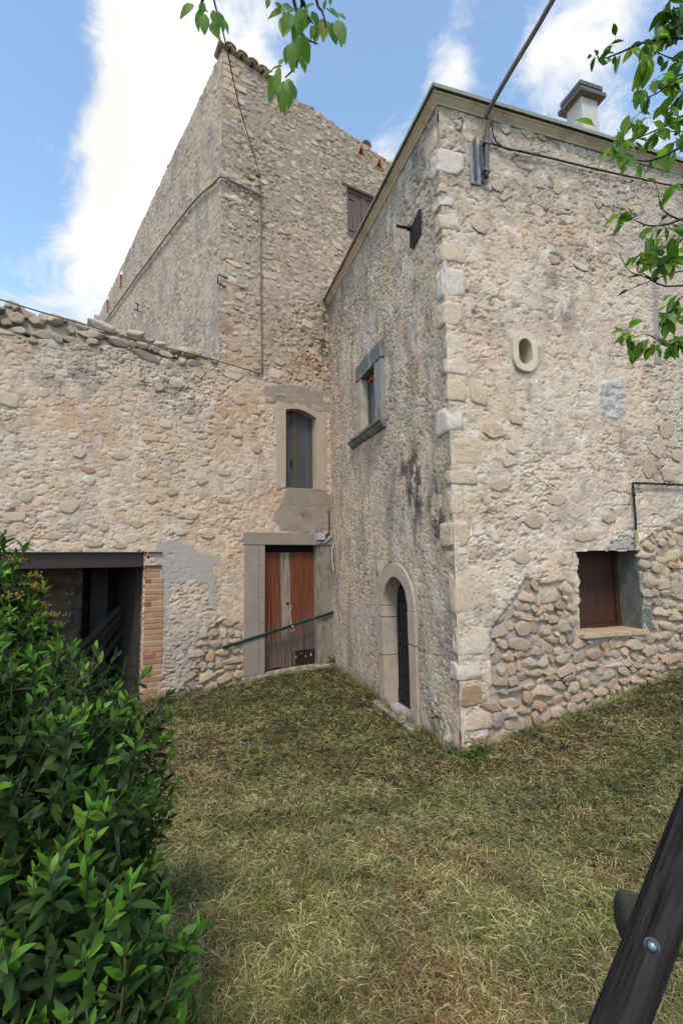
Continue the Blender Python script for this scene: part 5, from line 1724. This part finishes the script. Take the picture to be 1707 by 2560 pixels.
o = tube('wall_wire', [F(652, 936, .03), F(600, 922, .06), F(500, 897, .12), F(383, 872, .17), F(270, 842, .2), F(191, 820, .22), F(100, 795, .22), F(0, 765, .22), F(-120, 735, .22)], .011, M_CABLE_G, None, sub=3, seg=6)
tag(o, 'sagging grey wire strung along the rubble top of the low wall', 'wire')
# iron hooks
o = tube('iron_bracket', [T(352, 765, .02), T(352, 760, .14), T(361, 764, .16), T(361, 780, .16), T(352, 778, .14), T(352, 781, .02)], .014, M_IRON, None, seg=5)
tag(o, 'small black iron bracket standing out of the tower flank', 'bracket')
o = tube('iron_staple', [FA.W(U_T + .12, FA.uv(545, 690)[1], .02), FA.W(U_T - .05, FA.uv(545, 690)[1], .05), FA.W(U_T - .06, FA.uv(545, 712)[1], .05), FA.W(U_T + .1, FA.uv(545, 714)[1], .02)], .014, M_IRON, None, seg=5)
tag(o, 'rusty iron staple wrapped round the tower corner', 'staple')
o = tube('iron_hook', [R_(1140, 304, .03), R_(1147, 306, .06), R_(1147, 325, .07), R_(1142, 341, .05)], .008, M_IRON, None, sub=3, seg=5)
tag(o, 'thin curved iron hook beside the topmost house quoin', 'hook')


# ================================================================== PLANTS
def leaf_data(L=1.0, W=.42, fold=.22, curl=.25, n=4):
    """leaf along +Y, normal +Z; returns verts, quads"""
    vs, fs = [], []
    for i in range(n + 1):
        t = i / n
        wdt = W * (math.sin(math.pi * min(1, t * .93 + .04)) ** .8) * (1.15 - .45 * t)
        z = -curl * t * t
        y = t * (1 - .1 * curl * t)
        vs += [(-wdt / 2, y, z + fold * wdt / 2), (0, y, z), (wdt / 2, y, z + fold * wdt / 2)]
    for i in range(n):
        b = i * 3
        fs += [(b, b + 1, b + 4, b + 3), (b + 1, b + 2, b + 5, b + 4)]
    return np.array(vs) * L, np.array(fs)


def frames(d, nrm):
    """matrices (n,3,3) with Y=d, Z~nrm"""
    d = d / np.linalg.norm(d, axis=1, keepdims=True)
    x = np.cross(d, nrm)
    x /= np.linalg.norm(x, axis=1, keepdims=True) + 1e-9
    z = np.cross(x, d)
    return np.stack([x, d, z], -1)


def leaves_mesh(name, pos, d, nrm, L, cols, variant):
    Fm = frames(d, nrm)
    lv, lf = variant
    V = np.einsum('nij,kj->nki', Fm, lv) * L[:, None, None] + pos[:, None, :]
    nv = len(lv)
    Fs = (lf[None] + (np.arange(len(pos)) * nv)[:, None, None]).reshape(-1, 4)
    C = np.repeat(cols, nv, 0)
    return mesh_np(name, V.reshape(-1, 3), Fs, C)


LV = [leaf_data(1, .42, .25, .22), leaf_data(1, .38, .35, .38), leaf_data(1, .46, .15, .12)]
LV += [leaf_data(1, .56, .22, .25), leaf_data(1, .50, .3, .4), leaf_data(1, .60, .12, .15)]
LEAF_ME = {}


def leaf_obj(parent, pos, d, nrm, L, m, vi):
    key = (vi, m.name)
    if key not in LEAF_ME:
        me = mesh_np('leaf', LV[vi][0], LV[vi][1])
        me.materials.append(m)
        LEAF_ME[key] = me
    Fm = frames(np.array([d]), np.array([nrm]))[0]
    mw = Matrix.Translation(Vector(pos)) @ Matrix([list(r) for r in Fm]).to_4x4() @ Matrix.Scale(L, 4)
    return link('leaf', LEAF_ME[key], None, parent, mw)


def shrub(name, label, blobs, n_shoots, Lr, seed, base, yellow=0.0, n_parts=300, bright=1.0, group=None):
    r = np.random.default_rng(seed)
    root = thing(name, label, 'shrub', base, group)
    pos, dr, nr, ln, new = [], [], [], [], []
    flowers = []
    tot = sum(b[1][0] * b[1][2] for b in blobs)
    stems = bmesh.new()
    for (c, rad_) in blobs:
        c, rad_ = np.array(c), np.array(rad_)
        ns = int(n_shoots * rad_[0] * rad_[2] / tot)
        for _ in range(ns):
            d = r.normal(size=3)
            d /= np.linalg.norm(d)
            if d[2] < -.55: d[2] *= -.6
            lump = 1 + .16 * mnoise.noise(Vector(d * 2.3) + Vector((seed, 0, 0))) * 2
            dep = r.choice([1.0, .86, .7], p=[.62, .25, .13])
            p = c + d * rad_ * lump * dep * r.uniform(.93, 1.05)
            if any(np.sum(((p - np.array(c2)) / np.array(r2)) ** 2) < .45 for c2, r2 in blobs): continue
            nrmv = d / rad_
            nrmv /= np.linalg.norm(nrmv)
            ax = nrmv * .75 + np.array([0, 0, .75]) + r.normal(size=3) * .28
            ax /= np.linalg.norm(ax)
            sl = r.uniform(.10, .18)
            tube_bm(stems, [Vector(p - ax * sl * 1.3 - nrmv * .05), Vector(p - ax * sl * .5), Vector(p + ax * .02)], .0035, .002, 4)
            t1 = np.cross(ax, r.normal(size=3))
            t1 /= np.linalg.norm(t1)
            t2 = np.cross(ax, t1)
            ph = r.uniform(0, 3.1)
            is_fl = r.random() < yellow
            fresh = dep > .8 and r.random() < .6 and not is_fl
            for lev in range(6):
                for q in range(2):
                    a = ph + lev * math.pi / 2 + q * math.pi + r.normal() * .2
                    out = t1 * math.cos(a) + t2 * math.sin(a)
                    f = lev / 5                       # 0 tip .. 1 base
                    op = .35 + .95 * f + r.normal() * .14
                    dd = ax * math.cos(op) + out * math.sin(op)
                    dd[2] -= .28 * f
                    L = (r.uniform(.6, .85) if lev < 2 else r.uniform(.85, 1.25)) * Lr
                    pos.append(p - ax * sl * f + out * .004)
                    dr.append(dd)
                    nr.append(ax + r.normal(size=3) * .15)
                    ln.append(L)
                    new.append(1 if fresh and lev < 3 else 0)
            if is_fl:
                flowers.append((p + ax * .03, ax))
    pos, dr, nr, ln, new = map(np.array, (pos, dr, nr, ln, new))
    okz = pos[:, 2] > gz(pos[:, 0], pos[:, 1]) + .02
    pos, dr, nr, ln, new = pos[okz], dr[okz], nr[okz], ln[okz], new[okz]
    # the leaves that show largest are parts of their own
    dist = np.linalg.norm(pos - np.array([0, 0, EYE]), axis=1)
    lx = pos[:, 0] / np.maximum(pos[:, 1], .05)
    score = ln / dist * ((pos[:, 1] > .3) & (lx > -.70) & (lx < .7))
    order = np.argsort(-score)
    part = order[:n_parts]
    rest = order[n_parts:]
    for i in part:
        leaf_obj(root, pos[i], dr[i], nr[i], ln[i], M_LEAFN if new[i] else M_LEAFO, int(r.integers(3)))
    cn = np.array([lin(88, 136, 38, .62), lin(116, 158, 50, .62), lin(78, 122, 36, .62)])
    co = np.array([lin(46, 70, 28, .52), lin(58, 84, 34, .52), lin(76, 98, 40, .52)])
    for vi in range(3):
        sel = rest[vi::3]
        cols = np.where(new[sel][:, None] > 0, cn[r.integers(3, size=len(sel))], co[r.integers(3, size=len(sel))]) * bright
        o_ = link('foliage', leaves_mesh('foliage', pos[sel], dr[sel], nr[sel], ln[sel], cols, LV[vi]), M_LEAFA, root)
        o_['kind'] = 'stuff'
    # main stems from the base
    for (c, rad_) in blobs:
        for k in range(5):
            e_ = Vector(c) + Vector((r.uniform(-.5, .5) * rad_[0], r.uniform(-.5, .5) * rad_[1], r.uniform(0, .6) * rad_[2]))
            b_ = Vector((c[0] + r.uniform(-.15, .15), c[1] + r.uniform(-.15, .15), float(gz(c[0], c[1])) - .05))
            tube_bm(stems, catmull([b_, (b_ + e_) / 2 + Vector((r.uniform(-.1, .1), r.uniform(-.1, .1), 0)), e_], 4), .016, .006, 6)
    link('stem', bm_mesh(stems, 'stem', True), M_STEM, root)
    if flowers:
        bm = bmesh.new()
        for (p, ax) in flowers:
            for _ in range(26):
                q = Vector(p) + Vector(r.normal(size=3) * np.array([.024, .024, .010]))
                bmesh.ops.create_icosphere(bm, subdivisions=1, radius=r.uniform(.004, .007), matrix=Matrix.Translation(q))
        fo = link('flower_heads', bm_mesh(bm, 'flower_heads'), material('ochre_flower_buds_' + name, color=lin(150, 128, 52, .7), var=.3, scale=60, fine=120, bump=0), root)
        fo['kind'] = 'stuff'
    return root


shrub('laurel_shrub', 'large dark green leafy shrub filling the lower left foreground', [
    ((-1.35, 2.05, .95), (.62, .55, .78)), ((-1.05, 1.58, .92), (.46, .42, .72)), ((-.75, 1.34, .82), (.32, .32, .5)), ((-1.75, 1.9, 1.05), (.6, .6, .8)), ((-.95, .95, .6), (.4, .4, .6)), ((-.50, 1.14, .74), (.22, .24, .40))],
      3200, .058, 21, (-1.2, 1.7, .25), yellow=0)
shrub('laurel_shrub', 'lighter green shrub with ochre flower heads at the left frame edge beside the steel beam', [
    ((-1.93, 2.65, 1.36), (.36, .4, .80)), ((-2.35, 2.75, 1.35), (.5, .5, .85))], 900, .062, 22, (-2.1, 2.65, .2), yellow=.28, n_parts=120, bright=1.7)

# ---- cherry tree: trunk stands right of the frame, branches reach into it
tree = thing('cherry_tree', 'cherry tree whose leafy twigs hang into the top and right of the view', 'tree', (2.35, .75, .5))
trunk = [Vector((2.35, .75, .35)), Vector((2.30, .80, 1.3)), Vector((2.2, .9, 2.3)), Vector((2.05, 1.05, 3.0))]
tube('trunk', trunk, .11, M_BARK, tree, r1=.07, seg=10, sub=4, wob=.25)
limb = [Vector((2.05, 1.05, 3.0)), Vector((1.95, 1.45, 3.25)), Vector((1.75, 1.75, 3.4)), Vector((1.62, 1.9, 3.1))]
LB = [trunk[-1], Vector((1.5, 1.15, 3.5)), Vector((.8, 1.2, 3.85)), Vector((.2, 1.3, 3.95)), Vector((-.35, 1.4, 3.9))]
tube('branch', LB, .022, M_BARK, tree, r1=.009, seg=7, sub=5, wob=.2)
tube('branch', limb, .04, M_BARK, tree, r1=.015, seg=7, sub=5, wob=.2)
HUB = Vector((1.72, 1.85, 3.3))
leafs = []          # (pos, dir, normal, length)


def twig(px, depth, r0=.006, hub=None, leaf_n=0, Lr=.05, hang=.5):
    pts = [P3(x, y, depth + (dz if len(p) > 2 else 0)) for p in px for (x, y, dz) in [(p[0], p[1], p[2] if len(p) > 2 else 0)]]
    full = ([hub] if hub is not None else []) + pts
    tube('branch', full, r0 * 1.3, M_BARK, tree, r1=r0 * .45, seg=5, sub=4, wob=.35)
    pl_ = catmull(pts, 6)
    rr_ = random.Random(int(px[0][0] * 7 + px[0][1]))
    for _ in range(leaf_n):
        i = rr_.randrange(len(pl_) // 4, len(pl_))
        add_leaf(pl_[i], 1.2 * Lr * rr_.uniform(.75, 1.2), hang, rr_)


def add_leaf(p, L, hang, rr_, dirv=None):
    d = Vector((rr_.uniform(-1, 1), rr_.uniform(-1, 1), rr_.uniform(-.6, .5) - hang)) if dirv is None else dirv
    d.normalize()
    nrm = Vector((rr_.uniform(-.8, .8), rr_.uniform(-.8, .8), 1)) if abs(d.z) < .85 else Vector((rr_.uniform(-1, 1), -1, .3))
    leafs.append((p + d * .012, d, nrm, L))
    stalks.append((p, p + d * .016))


stalks = []
D0 = 1.85
Hr = lambda y: P3(1790, y, D0 + .02)
twig([(1707, 96), (1675, 94), (1637, 100), (1598, 109), (1552, 130), (1503, 147), (1489, 134)], D0, .005, Hr(90), 16, .042, .25)
twig([(1707, 155), (1667, 142), (1633, 126)], D0 + .05, .004, Hr(150), 6, .045, .5)
twig([(1707, 184), (1675, 208), (1644, 231), (1614, 245)], D0 - .05, .004, Hr(175), 14, .045, .35)
twig([(1707, 289), (1675, 308), (1621, 333), (1583, 350)], D0, .004, Hr(280), 14, .046, .4)
twig([(1707, 329), (1652, 327)], D0 + .1, .003, Hr(330), 3, .04, .4)
twig([(1707, 367), (1667, 386), (1621, 402), (1579, 398)], D0, .0045, Hr(355), 5, .046, .5)
twig([(1707, 547), (1667, 561), (1621, 564), (1587, 551)], D0, .0045, Hr(540), 10, .042, .2)
twig([(1700, 551), (1656, 524), (1640, 467)], D0 + .1, .003, None, 5, .034, 0)
twig([(1707, 595), (1675, 645), (1650, 664), (1590, 656)], D0, .004, Hr(570), 16, .046, .3)
twig([(1707, 714), (1656, 714), (1614, 693), (1572, 677), (1545, 631)], D0 + .1, .0035, Hr(714), 2, .03, 0)
twig([(1707, 677), (1652, 691), (1560, 729)], D0 + .05, .003, Hr(670), 2, .03, 0)
twig([(1640, 703), (1606, 683), (1588, 655)], D0 + .1, .0025, None, 2, .025, 0)
twig([(1707, 740), (1675, 780), (1645, 782)], D0, .003, Hr(720), 13, .042, .35)
twig([(1707, 842), (1670, 853), (1640, 865)], D0, .003, Hr(835), 12, .042, .3)
tube('branch', [P3(1660, 860, D0), P3(1610, 835, D0), P3(1560, 858, D0)], .0025, M_BARK, tree, r1=.001, seg=5, sub=3)
tube('branch', [HUB + Vector((.1, 0, .1)), P3(1790, 200, D0 + .03), P3(1790, 500, D0 + .02), P3(1790, 850, D0 + .02)], .014, M_BARK, tree, r1=.006, seg=6, sub=4, wob=.3)

rr = random.Random(77)
# clusters on the right: (px, py, count, spread px, length, hang)
for (x, y, n, sp, L, hg) in [(1530, 352, 8, 20, .055, 1.0), (1560, 385, 6, 16, .055, 1.2), (1606, 150, 7, 16, .075, 1.6), (1675, 25, 16, 32, .06, .5), (1645, 75, 7, 18, .055, .8), (1590, 230, 5, 14, .05, .6), (1621, 205, 5, 14, .05, .4), (1652, 215, 5, 14, .05, .5),
                             (1594, 285, 6, 14, .05, .4), (1610, 315, 5, 14, .05, .6), (1660, 265, 6, 16, .05, .5), (1675, 285, 5, 14, .05, .7), (1637, 340, 4, 10, .05, .9), (1694, 350, 5, 18, .06, .8), (1700, 165, 7, 20, .05, .5), (1695, 235, 7, 20, .05, .5),
                             (1560, 537, 9, 20, .045, .2), (1612, 600, 8, 22, .055, .8), (1675, 600, 12, 28, .065, .7), (1652, 645, 9, 22, .05, .6), (1598, 640, 5, 16, .045, .2), (1690, 750, 8, 20, .05, .5), (1672, 790, 7, 18, .045, .5), (1700, 800, 6, 18, .045, .5),
                             (1566, 850, 7, 15, .045, .6), (1592, 855, 7, 15, .042, .6), (1628, 856, 7, 16, .042, .6), (1690, 852, 8, 18, .045, .6), (1560, 822, 5, 12, .042, .1), (1700, 870, 5, 14, .045, .6), (1500, 135, 5, 14, .032, .1), (1530, 118, 5, 14, .035, .1), (1700, 460, 7, 22, .06, .6), (1690, 60, 8, 25, .06, .5), (1705, 10, 8, 25, .06, .4),
                             (1487, 318, 1, 1, .062, 0)]:
    c = P3(x, y, D0)
    for _ in range(n):
        p = c + Vector((rr.gauss(0, 1), rr.gauss(0, 1.2), rr.gauss(0, 1))) * (sp / F_PX * D0 * .55)
        add_leaf(p, 1.25 * L * rr.uniform(.75, 1.2), hg, rr)
# hanging twigs at the top centre
D1 = 1.45
LBp = catmull(LB, 6)
nearest = lambda q: min(LBp, key=lambda a: (a - q).length)


def twig_c(z, leaf=0):
    pts = [(400 + a / 3.136, b / 3.136) for a, b in z]
    q = P3(pts[0][0], pts[0][1], D1)
    twig(pts, D1, .0045, nearest(q), 0)


twig_c([(335, 0), (350, 60), (375, 95)])
twig_c([(1110, 0), (1080, 100), (1075, 190), (1130, 280), (1170, 315), (1236, 345)])
twig_c([(1110, 250), (1100, 380), (1085, 470), (1040, 550), (980, 610)])
twig_c([(1225, 0), (1270, 90), (1305, 215)])
twig_c([(1130, 30), (1150, 120), (1200, 185)])
for (zx, zy, zl, ang) in [(265, 40, 165, 228), (320, 60, 180, 252), (350, 110, 165, 268), (415, 80, 120, 275), (455, 90, 150, 290), (420, 165, 215, 282), (490, 150, 110, 305), (345, 20, 110, 250), (855, -10, 90, 260), (900, 20, 120, 330), (985, 85, 170, 190), (960, 40, 110, 330),
                          (1000, 130, 240, 262), (1030, 110, 230, 255), (1060, 150, 220, 275), (1090, 60, 190, 265), (1060, 60, 110, 215), (1110, 280, 200, 285), (1080, 270, 180, 262), (1040, 330, 210, 265), (1010, 350, 160, 255), (1070, 330, 230, 260), (1120, 380, 190, 282), (1100, 430, 150, 290), (1035, 400, 160, 270),
                          (1170, 120, 150, 250), (1200, 200, 110, 265), (1190, 90, 120, 300), (1250, 160, 170, 255), (1270, 150, 190, 275), (1300, 170, 165, 268), (1340, 180, 150, 285), (1380, 160, 200, 290), (1400, 180, 180, 280), (1390, 110, 90, 330), (1290, 60, 110, 345), (1330, 60, 110, 330), (1210, 30, 100, 200), (1300, 0, 80, 250), (1335, -20, 70, 270),
                          (1230, 215, 90, 250), (960, 520, 130, 180), (930, 530, 160, 265), (910, 590, 190, 250), (900, 690, 180, 255), (940, 660, 190, 275), (980, 640, 230, 262), (1000, 620, 170, 280), (1020, 640, 150, 290), (950, 600, 150, 240), (885, 560, 120, 190), (965, 720, 160, 265), (1015, 690, 180, 275), (935, 510, 80, 60),
                          (1080, 120, 130, 285), (1130, 150, 120, 250), (1150, 60, 120, 245)]:
    p = P3(400 + zx / 3.136, zy / 3.136, D1 + rr.uniform(-.08, .08))
    a = rad(ang)
    d = Vector((math.cos(a), rr.uniform(-.35, .35), math.sin(a)))
    leafs.append((p, d.normalized(), Vector((rr.uniform(-.7, .7), -1, rr.uniform(.0, .6))), zl / 3.136 / F_PX * D1))
# foliage of the tree outside the frame, sparse
for _ in range(220):
    p = Vector((rr.uniform(1.9, 3.4), rr.uniform(.2, 1.6), rr.uniform(2.7, 4.4)))
    if p.x / max(p.y, .1) < .95 and p.y > 0: continue
    add_leaf(p, rr.uniform(.045, .07), .5, rr)
inv = [i for i, l in enumerate(leafs)]
sc_ = lambda l: l[3] / (l[0] - EYE_P).length * (1 if l[0].y > .3 and abs(l[0].x / max(l[0].y, .05)) < .75 else .01)
leafs.sort(key=lambda l: -sc_(l))
for i, (p, d, nrm, L) in enumerate(leafs[:300]):
    leaf_obj(tree, p, d, nrm, L, M_LEAFT, 3 + i % 3)
rest = leafs[300:]
if rest:
    o = link('foliage', leaves_mesh('foliage', np.array([r[0] for r in rest]), np.array([r[1] for r in rest]), np.array([r[2] for r in rest]), np.array([r[3] for r in rest]),
                                    np.tile(np.array(lin(84, 118, 44, .75)), (len(rest), 1)), LV[3]), M_LEAFA, tree)
    o['kind'] = 'stuff'
bm = bmesh.new()
for a, b in stalks:
    tube_bm(bm, [a, b], .0012, .001, 3)
o = link('leaf_stalks', bm_mesh(bm, 'leaf_stalks'), M_STEM, tree)
o['kind'] = 'stuff'


# small weeds
def weed(name, label, base, n, h, seed, colr, spread=.1, lean=None):
    r = np.random.default_rng(seed)
    pos = np.array(base)[None] + r.normal(size=(n, 3)) * np.array([spread, spread, h * .45])
    pos[:, 2] = np.maximum(pos[:, 2], base[2] - (0 if lean is None else h))
    d = r.normal(size=(n, 3)) + np.array([0, -.2, .5])
    nr = r.normal(size=(n, 3)) + np.array([0, 0, 1.5])
    L = r.uniform(.02, .05, n)
    cols = np.array(colr)[None] * r.uniform(.6, 1.3, (n, 1))
    o_ = thing(name, label, 'weed', base)
    f_ = link('foliage', leaves_mesh('foliage', pos, d, nr, L, cols, LV[0]), M_LEAFA, o_)
    f_['kind'] = 'stuff'
    return o_


b_ = zplane(1185, 1890, .06)
weed('weed', 'low green weed at the foot of the house corner', tuple(b_ + Vector((.02, -.06, .03))), 330, .16, 61, lin(78, 108, 44, .7), .10)
b_ = FA.W(-.08, .12, .10)
weed('weed', 'dark weed in the inner corner beside the door threshold', tuple(b_), 70, .2, 62, lin(48, 66, 34, .6), .05)
b_ = FA.W(*FA.uv(18, 1048), .04)
o = weed('creeper_sprig', 'small yellow green sprig growing out of the left wall', tuple(b_), 60, .07, 63, lin(120, 136, 50, .6), .10, lean=1)
bm = bmesh.new()
tube_bm(bm, catmull([FA.W(*FA.uv(-20, 1050), 0), FA.W(*FA.uv(20, 1052), .05), FA.W(*FA.uv(50, 1040), .06), FA.W(*FA.uv(75, 1022), .05)], 4), .004, .002, 5)
link('stem', bm_mesh(bm, 'stem', True), M_STEM, o)
b_ = HL.W(.42, .28, .06)
weed('weed', 'tiny dark fern in a crack low on the house side', tuple(b_), 40, .12, 64, lin(44, 70, 36, .6), .04)
b_ = FA.W(*FA.uv(425, 856), -.1)
weed('weed', 'little green tuft growing on the rubble wall top', tuple(b_), 40, .08, 65, lin(110, 124, 60, .6), .06)

# ================================================================== timber frame, lower right
tf = thing('timber_frame', 'dark round timber post with bolted crossbar in the right foreground', 'wooden frame', (1.0, 1.15, .3))
q0, q1 = P3(1547, 2560, 1.14), P3(1700, 2155, 1.22)
dd = (q1 - q0)
q_lo = q0 - dd * (q0.z - float(gz(q0.x, q0.y)) + .1) / dd.z
q_hi = q1 + dd * 1.6
bm = bmesh.new()
npt = 30
axp = (q_hi - q_lo).normalized()
ex_ = axp.orthogonal().normalized()
ey_ = axp.cross(ex_)
prev = None
LP = (q_hi - q_lo).length
for i in range(61):
    t_ = i / 60
    rr_ = []
    for k in range(56):
        an = 2 * math.pi * k / 56
        gv = mnoise.noise(Vector((math.cos(an) * 4.5, math.sin(an) * 4.5, t_ * LP * 1.3)))
        gv2 = mnoise.noise(Vector((math.cos(an) * 11 + 5, math.sin(an) * 11, t_ * LP * 2.0)))
        big_ = mnoise.noise(Vector((math.cos(an) * 1.2, math.sin(an) * 1.2 + 9, t_ * LP * 2.5)))
        q_ = .047 * (1 + .05 * big_ - .10 * max(0, gv - .12) * 2 - .05 * max(0, gv2) * 2)
        rr_.append(bm.verts.new(Vector((math.cos(an) * q_, math.sin(an) * q_, t_ * LP))))
    if prev:
        for k in range(56):
            bm.faces.new((prev[k], prev[(k + 1) % 56], rr_[(k + 1) % 56], rr_[k]))
    prev = rr_
axd = (q_hi - q_lo).normalized()
post = link('post', bm_mesh(bm, 'post', True), M_TIMBER, tf, Matrix.Translation(q_lo) @ Matrix((ex_, ey_, axp)).transposed().to_4x4())
l0, l1 = P3(1562, 2288, 1.36), P3(1760, 2345, 1.36)
bm = bmesh.new()
tube_bm(bm, [l0 + (l1 - l0) * (i / 10) for i in range(18)], .055, .055, 16, .14)
link('crossbar', bm_mesh(bm, 'crossbar', True), M_LOG, tf)
bp = P3(1637, 2372, 1.09)
nb_ = (EYE_P - bp).normalized()
nb_ = (nb_ - axd * nb_.dot(axd)).normalized()
nbx = nb_
axis_pt = q0 + axd * (bp - q0).dot(axd)
surf = axis_pt + ((bp - axis_pt).normalized() if (bp - axis_pt).length > .005 else nb_) * .045
nb_ = (surf - axis_pt).normalized()
bm = bmesh.new()
tube_bm(bm, [surf - nb_ * .004, surf + nb_ * .003], .0155, .0155, 16)
tube_bm(bm, [surf + nb_ * .003, surf + nb_ * .008, surf + nb_ * .011], .012, .006, 16)
link('bolt', bm_mesh(bm, 'bolt', True), M_ZINC, tf)

# ================================================================== CUT GRASS
r = np.random.default_rng(99)


def inside_yard(x, y):
    s1 = (x - PC.x) * HL.n.x + (y - PC.y) * HL.n.y         # >0 left of the house side
    s2 = (x - PC.x) * HR.n.x + (y - PC.y) * HR.n.y         # >0 in front of the house front
    s3 = (x - PA.x) * FA.n.x + (y - PA.y) * FA.n.y         # >0 in front of the tower front
    return ((s1 > -.03) | (s2 > -.03)) & (s3 > -.02)


N = 520000
yy = .75 * (10.5 / .75) ** r.random(N)
xx = r.uniform(-.80, .86, N) * yy + r.normal(size=N) * .05
ok = inside_yard(xx, yy)
xx, yy = xx[ok], yy[ok]
n_side = 16000
xs_, ys_ = r.uniform(-5, 7, n_side), r.uniform(-3, 9, n_side)
ok = inside_yard(xs_, ys_)
xx, yy = np.concatenate([xx, xs_[ok]]), np.concatenate([yy, ys_[ok]])
wx_, wy_ = [], []
for pl_, ua, ub, cnt_ in ((HR, .1, 4.2, 2600), (HL, .05, 4.6, 2200), (FA, -3.5, .0, 1500)):
    uu_, nn_ = r.uniform(ua, ub, cnt_), np.abs(r.normal(size=cnt_)) * .05 + .03
    pw = pl_.Wn(uu_, np.zeros(cnt_), nn_)
    wx_.append(pw[:, 0]); wy_.append(pw[:, 1])
n_edge = sum(len(a) for a in wx_)
xx, yy = np.concatenate([xx] + wx_), np.concatenate([yy] + wy_)
N = len(xx)
edge_b = np.arange(N) >= N - n_edge
edge_b &= fbm(xx * 2.5, yy * 2.5, 3, 88) > -.12
zz0 = gz(xx, yy)
clump = fbm(xx * 2.2, yy * 2.2, 3, 71)
patch = fbm(xx * .9 + 3, yy * .9, 4, 72)
gre = fbm(xx * 1.3 + 20, yy * 1.3, 4, 73)
NTF = N // 13
ti = r.integers(NTF, size=N)
ord_ = np.argsort(np.floor(yy * 9) * 1000 + xx)       # neighbours share a tuft
tid = np.empty(N, int)
tid[ord_] = np.arange(N) // 11
nt_ = tid.max() + 1
t_az, t_c, t_h = r.uniform(0, 2 * np.pi, nt_), r.random(nt_), r.random(nt_)
L = r.uniform(.035, .105, N) * (1 + .4 * (r.random(N) < .08) * r.random(N) * 3)
az0 = 2 * np.pi * (fbm(xx * 1.5, yy * 1.5, 2, 74) * 1.3)
az = np.where(r.random(N) < .6, t_az[tid] + r.normal(size=N) * .5, r.uniform(0, 6.28, N))
el = np.abs(r.normal(size=N)) * .17 + .01
upr = (r.random(N) < .06) | edge_b
el = np.where(upr, r.uniform(.5, 1.3, N), el)
L = np.where(upr, L * np.where(edge_b, 1.1, .55), L)
wdt = r.uniform(.0005, .0013, N) * (1 + yy * .17)
d = np.stack([np.cos(az) * np.cos(el), np.sin(az) * np.cos(el), np.sin(el)], 1)
sd_ = np.stack([-np.sin(az), np.cos(az), np.zeros(N)], 1) + r.normal(size=(N, 3)) * .35
sd_ /= np.linalg.norm(sd_, axis=1, keepdims=True)
base = np.stack([xx, yy, zz0 + r.random(N) ** 1.7 * .035 * (1 + clump) + .035 * t_h[tid] ** 2 - .004], 1)
mid_ = base + d * (L * .55)[:, None] + np.stack([np.zeros(N), np.zeros(N), .006 + r.random(N) * .01], 1)
bend = r.normal(size=(N, 3)) * .18
d2 = d + bend
d2[:, 2] -= .25
d2 /= np.linalg.norm(d2, axis=1, keepdims=True)
tip = mid_ + d2 * (L * .5)[:, None]
w_ = wdt[:, None]
V = np.stack([base, mid_ + sd_ * w_, tip, mid_ - sd_ * w_], 1).reshape(-1, 3)
V[:, 2] = np.maximum(V[:, 2], np.repeat(zz0, 4) - .01)
Fs = np.arange(N)[:, None] * 4 + np.array([[0, 1, 2, 3]])
KG = 1.1
straw, olive, green, brown, sage = (np.array(lin(*c, KG)) for c in ((188, 172, 118), (122, 116, 62), (84, 106, 42), (136, 98, 64), (140, 140, 104)))
rnd = np.where(r.random(N) < .55, t_c[tid], r.random(N))
cols = np.where((rnd < .38)[:, None], straw, np.where((rnd < .84)[:, None], olive, sage))
fg = np.clip(ss(-.1, .35, gre) * .45 + .10, 0, 1)
back = ss(4.5, 7.5, yy)
fg = np.clip(fg + .30 * back, 0, .85)
cols = np.where((r.random(N) < fg)[:, None] & True, np.where((r.random(N) < .55)[:, None], olive, green), cols)
fb = ss(.02, .35, patch) * .65
cols = np.where((r.random(N) < fb)[:, None], np.where((r.random(N) < .4)[:, None], straw, brown), cols)
cols = np.where((upr & (r.random(N) < .6))[:, None], green, cols)
cols = cols * (r.uniform(.4, 1.3, N) * (.85 + .35 * ss(-.3, .3, clump)))[:, None]
o = link('cut_grass', mesh_np('cut_grass', V, Fs, np.repeat(cols, 4, 0), smooth=True), M_GRASS)
tag(o, 'freshly cut drying grass strewn over the yard', 'grass', kind='stuff')
# a few long stalks lying on top
bm = bmesh.new()
for _ in range(220):
    y0 = 1.0 * 5.0 ** random.random()
    x0 = random.uniform(-.45, .65) * y0
    if not inside_yard(np.array(x0), np.array(y0)): continue
    a = random.uniform(0, 6.28)
    ln_ = random.uniform(.15, .4)
    pts = []
    for k in range(4):
        xk, yk = x0 + math.cos(a) * ln_ * k / 3, y0 + math.sin(a) * ln_ * k / 3
        a += random.uniform(-.25, .25)
        pts.append(Vector((xk, yk, float(gz(xk, yk)) + .045 + random.uniform(-.01, .02))))
    tube_bm(bm, catmull(pts, 3), .0013, .0008, 4)
o = link('loose_straw', bm_mesh(bm, 'loose_straw', True), material('long_straw', color=lin(190, 176, 124, .6), var=.2, scale=20, fine=60, bump=0))
tag(o, 'long pale straw stalks lying on the cut grass', 'straw', kind='stuff')
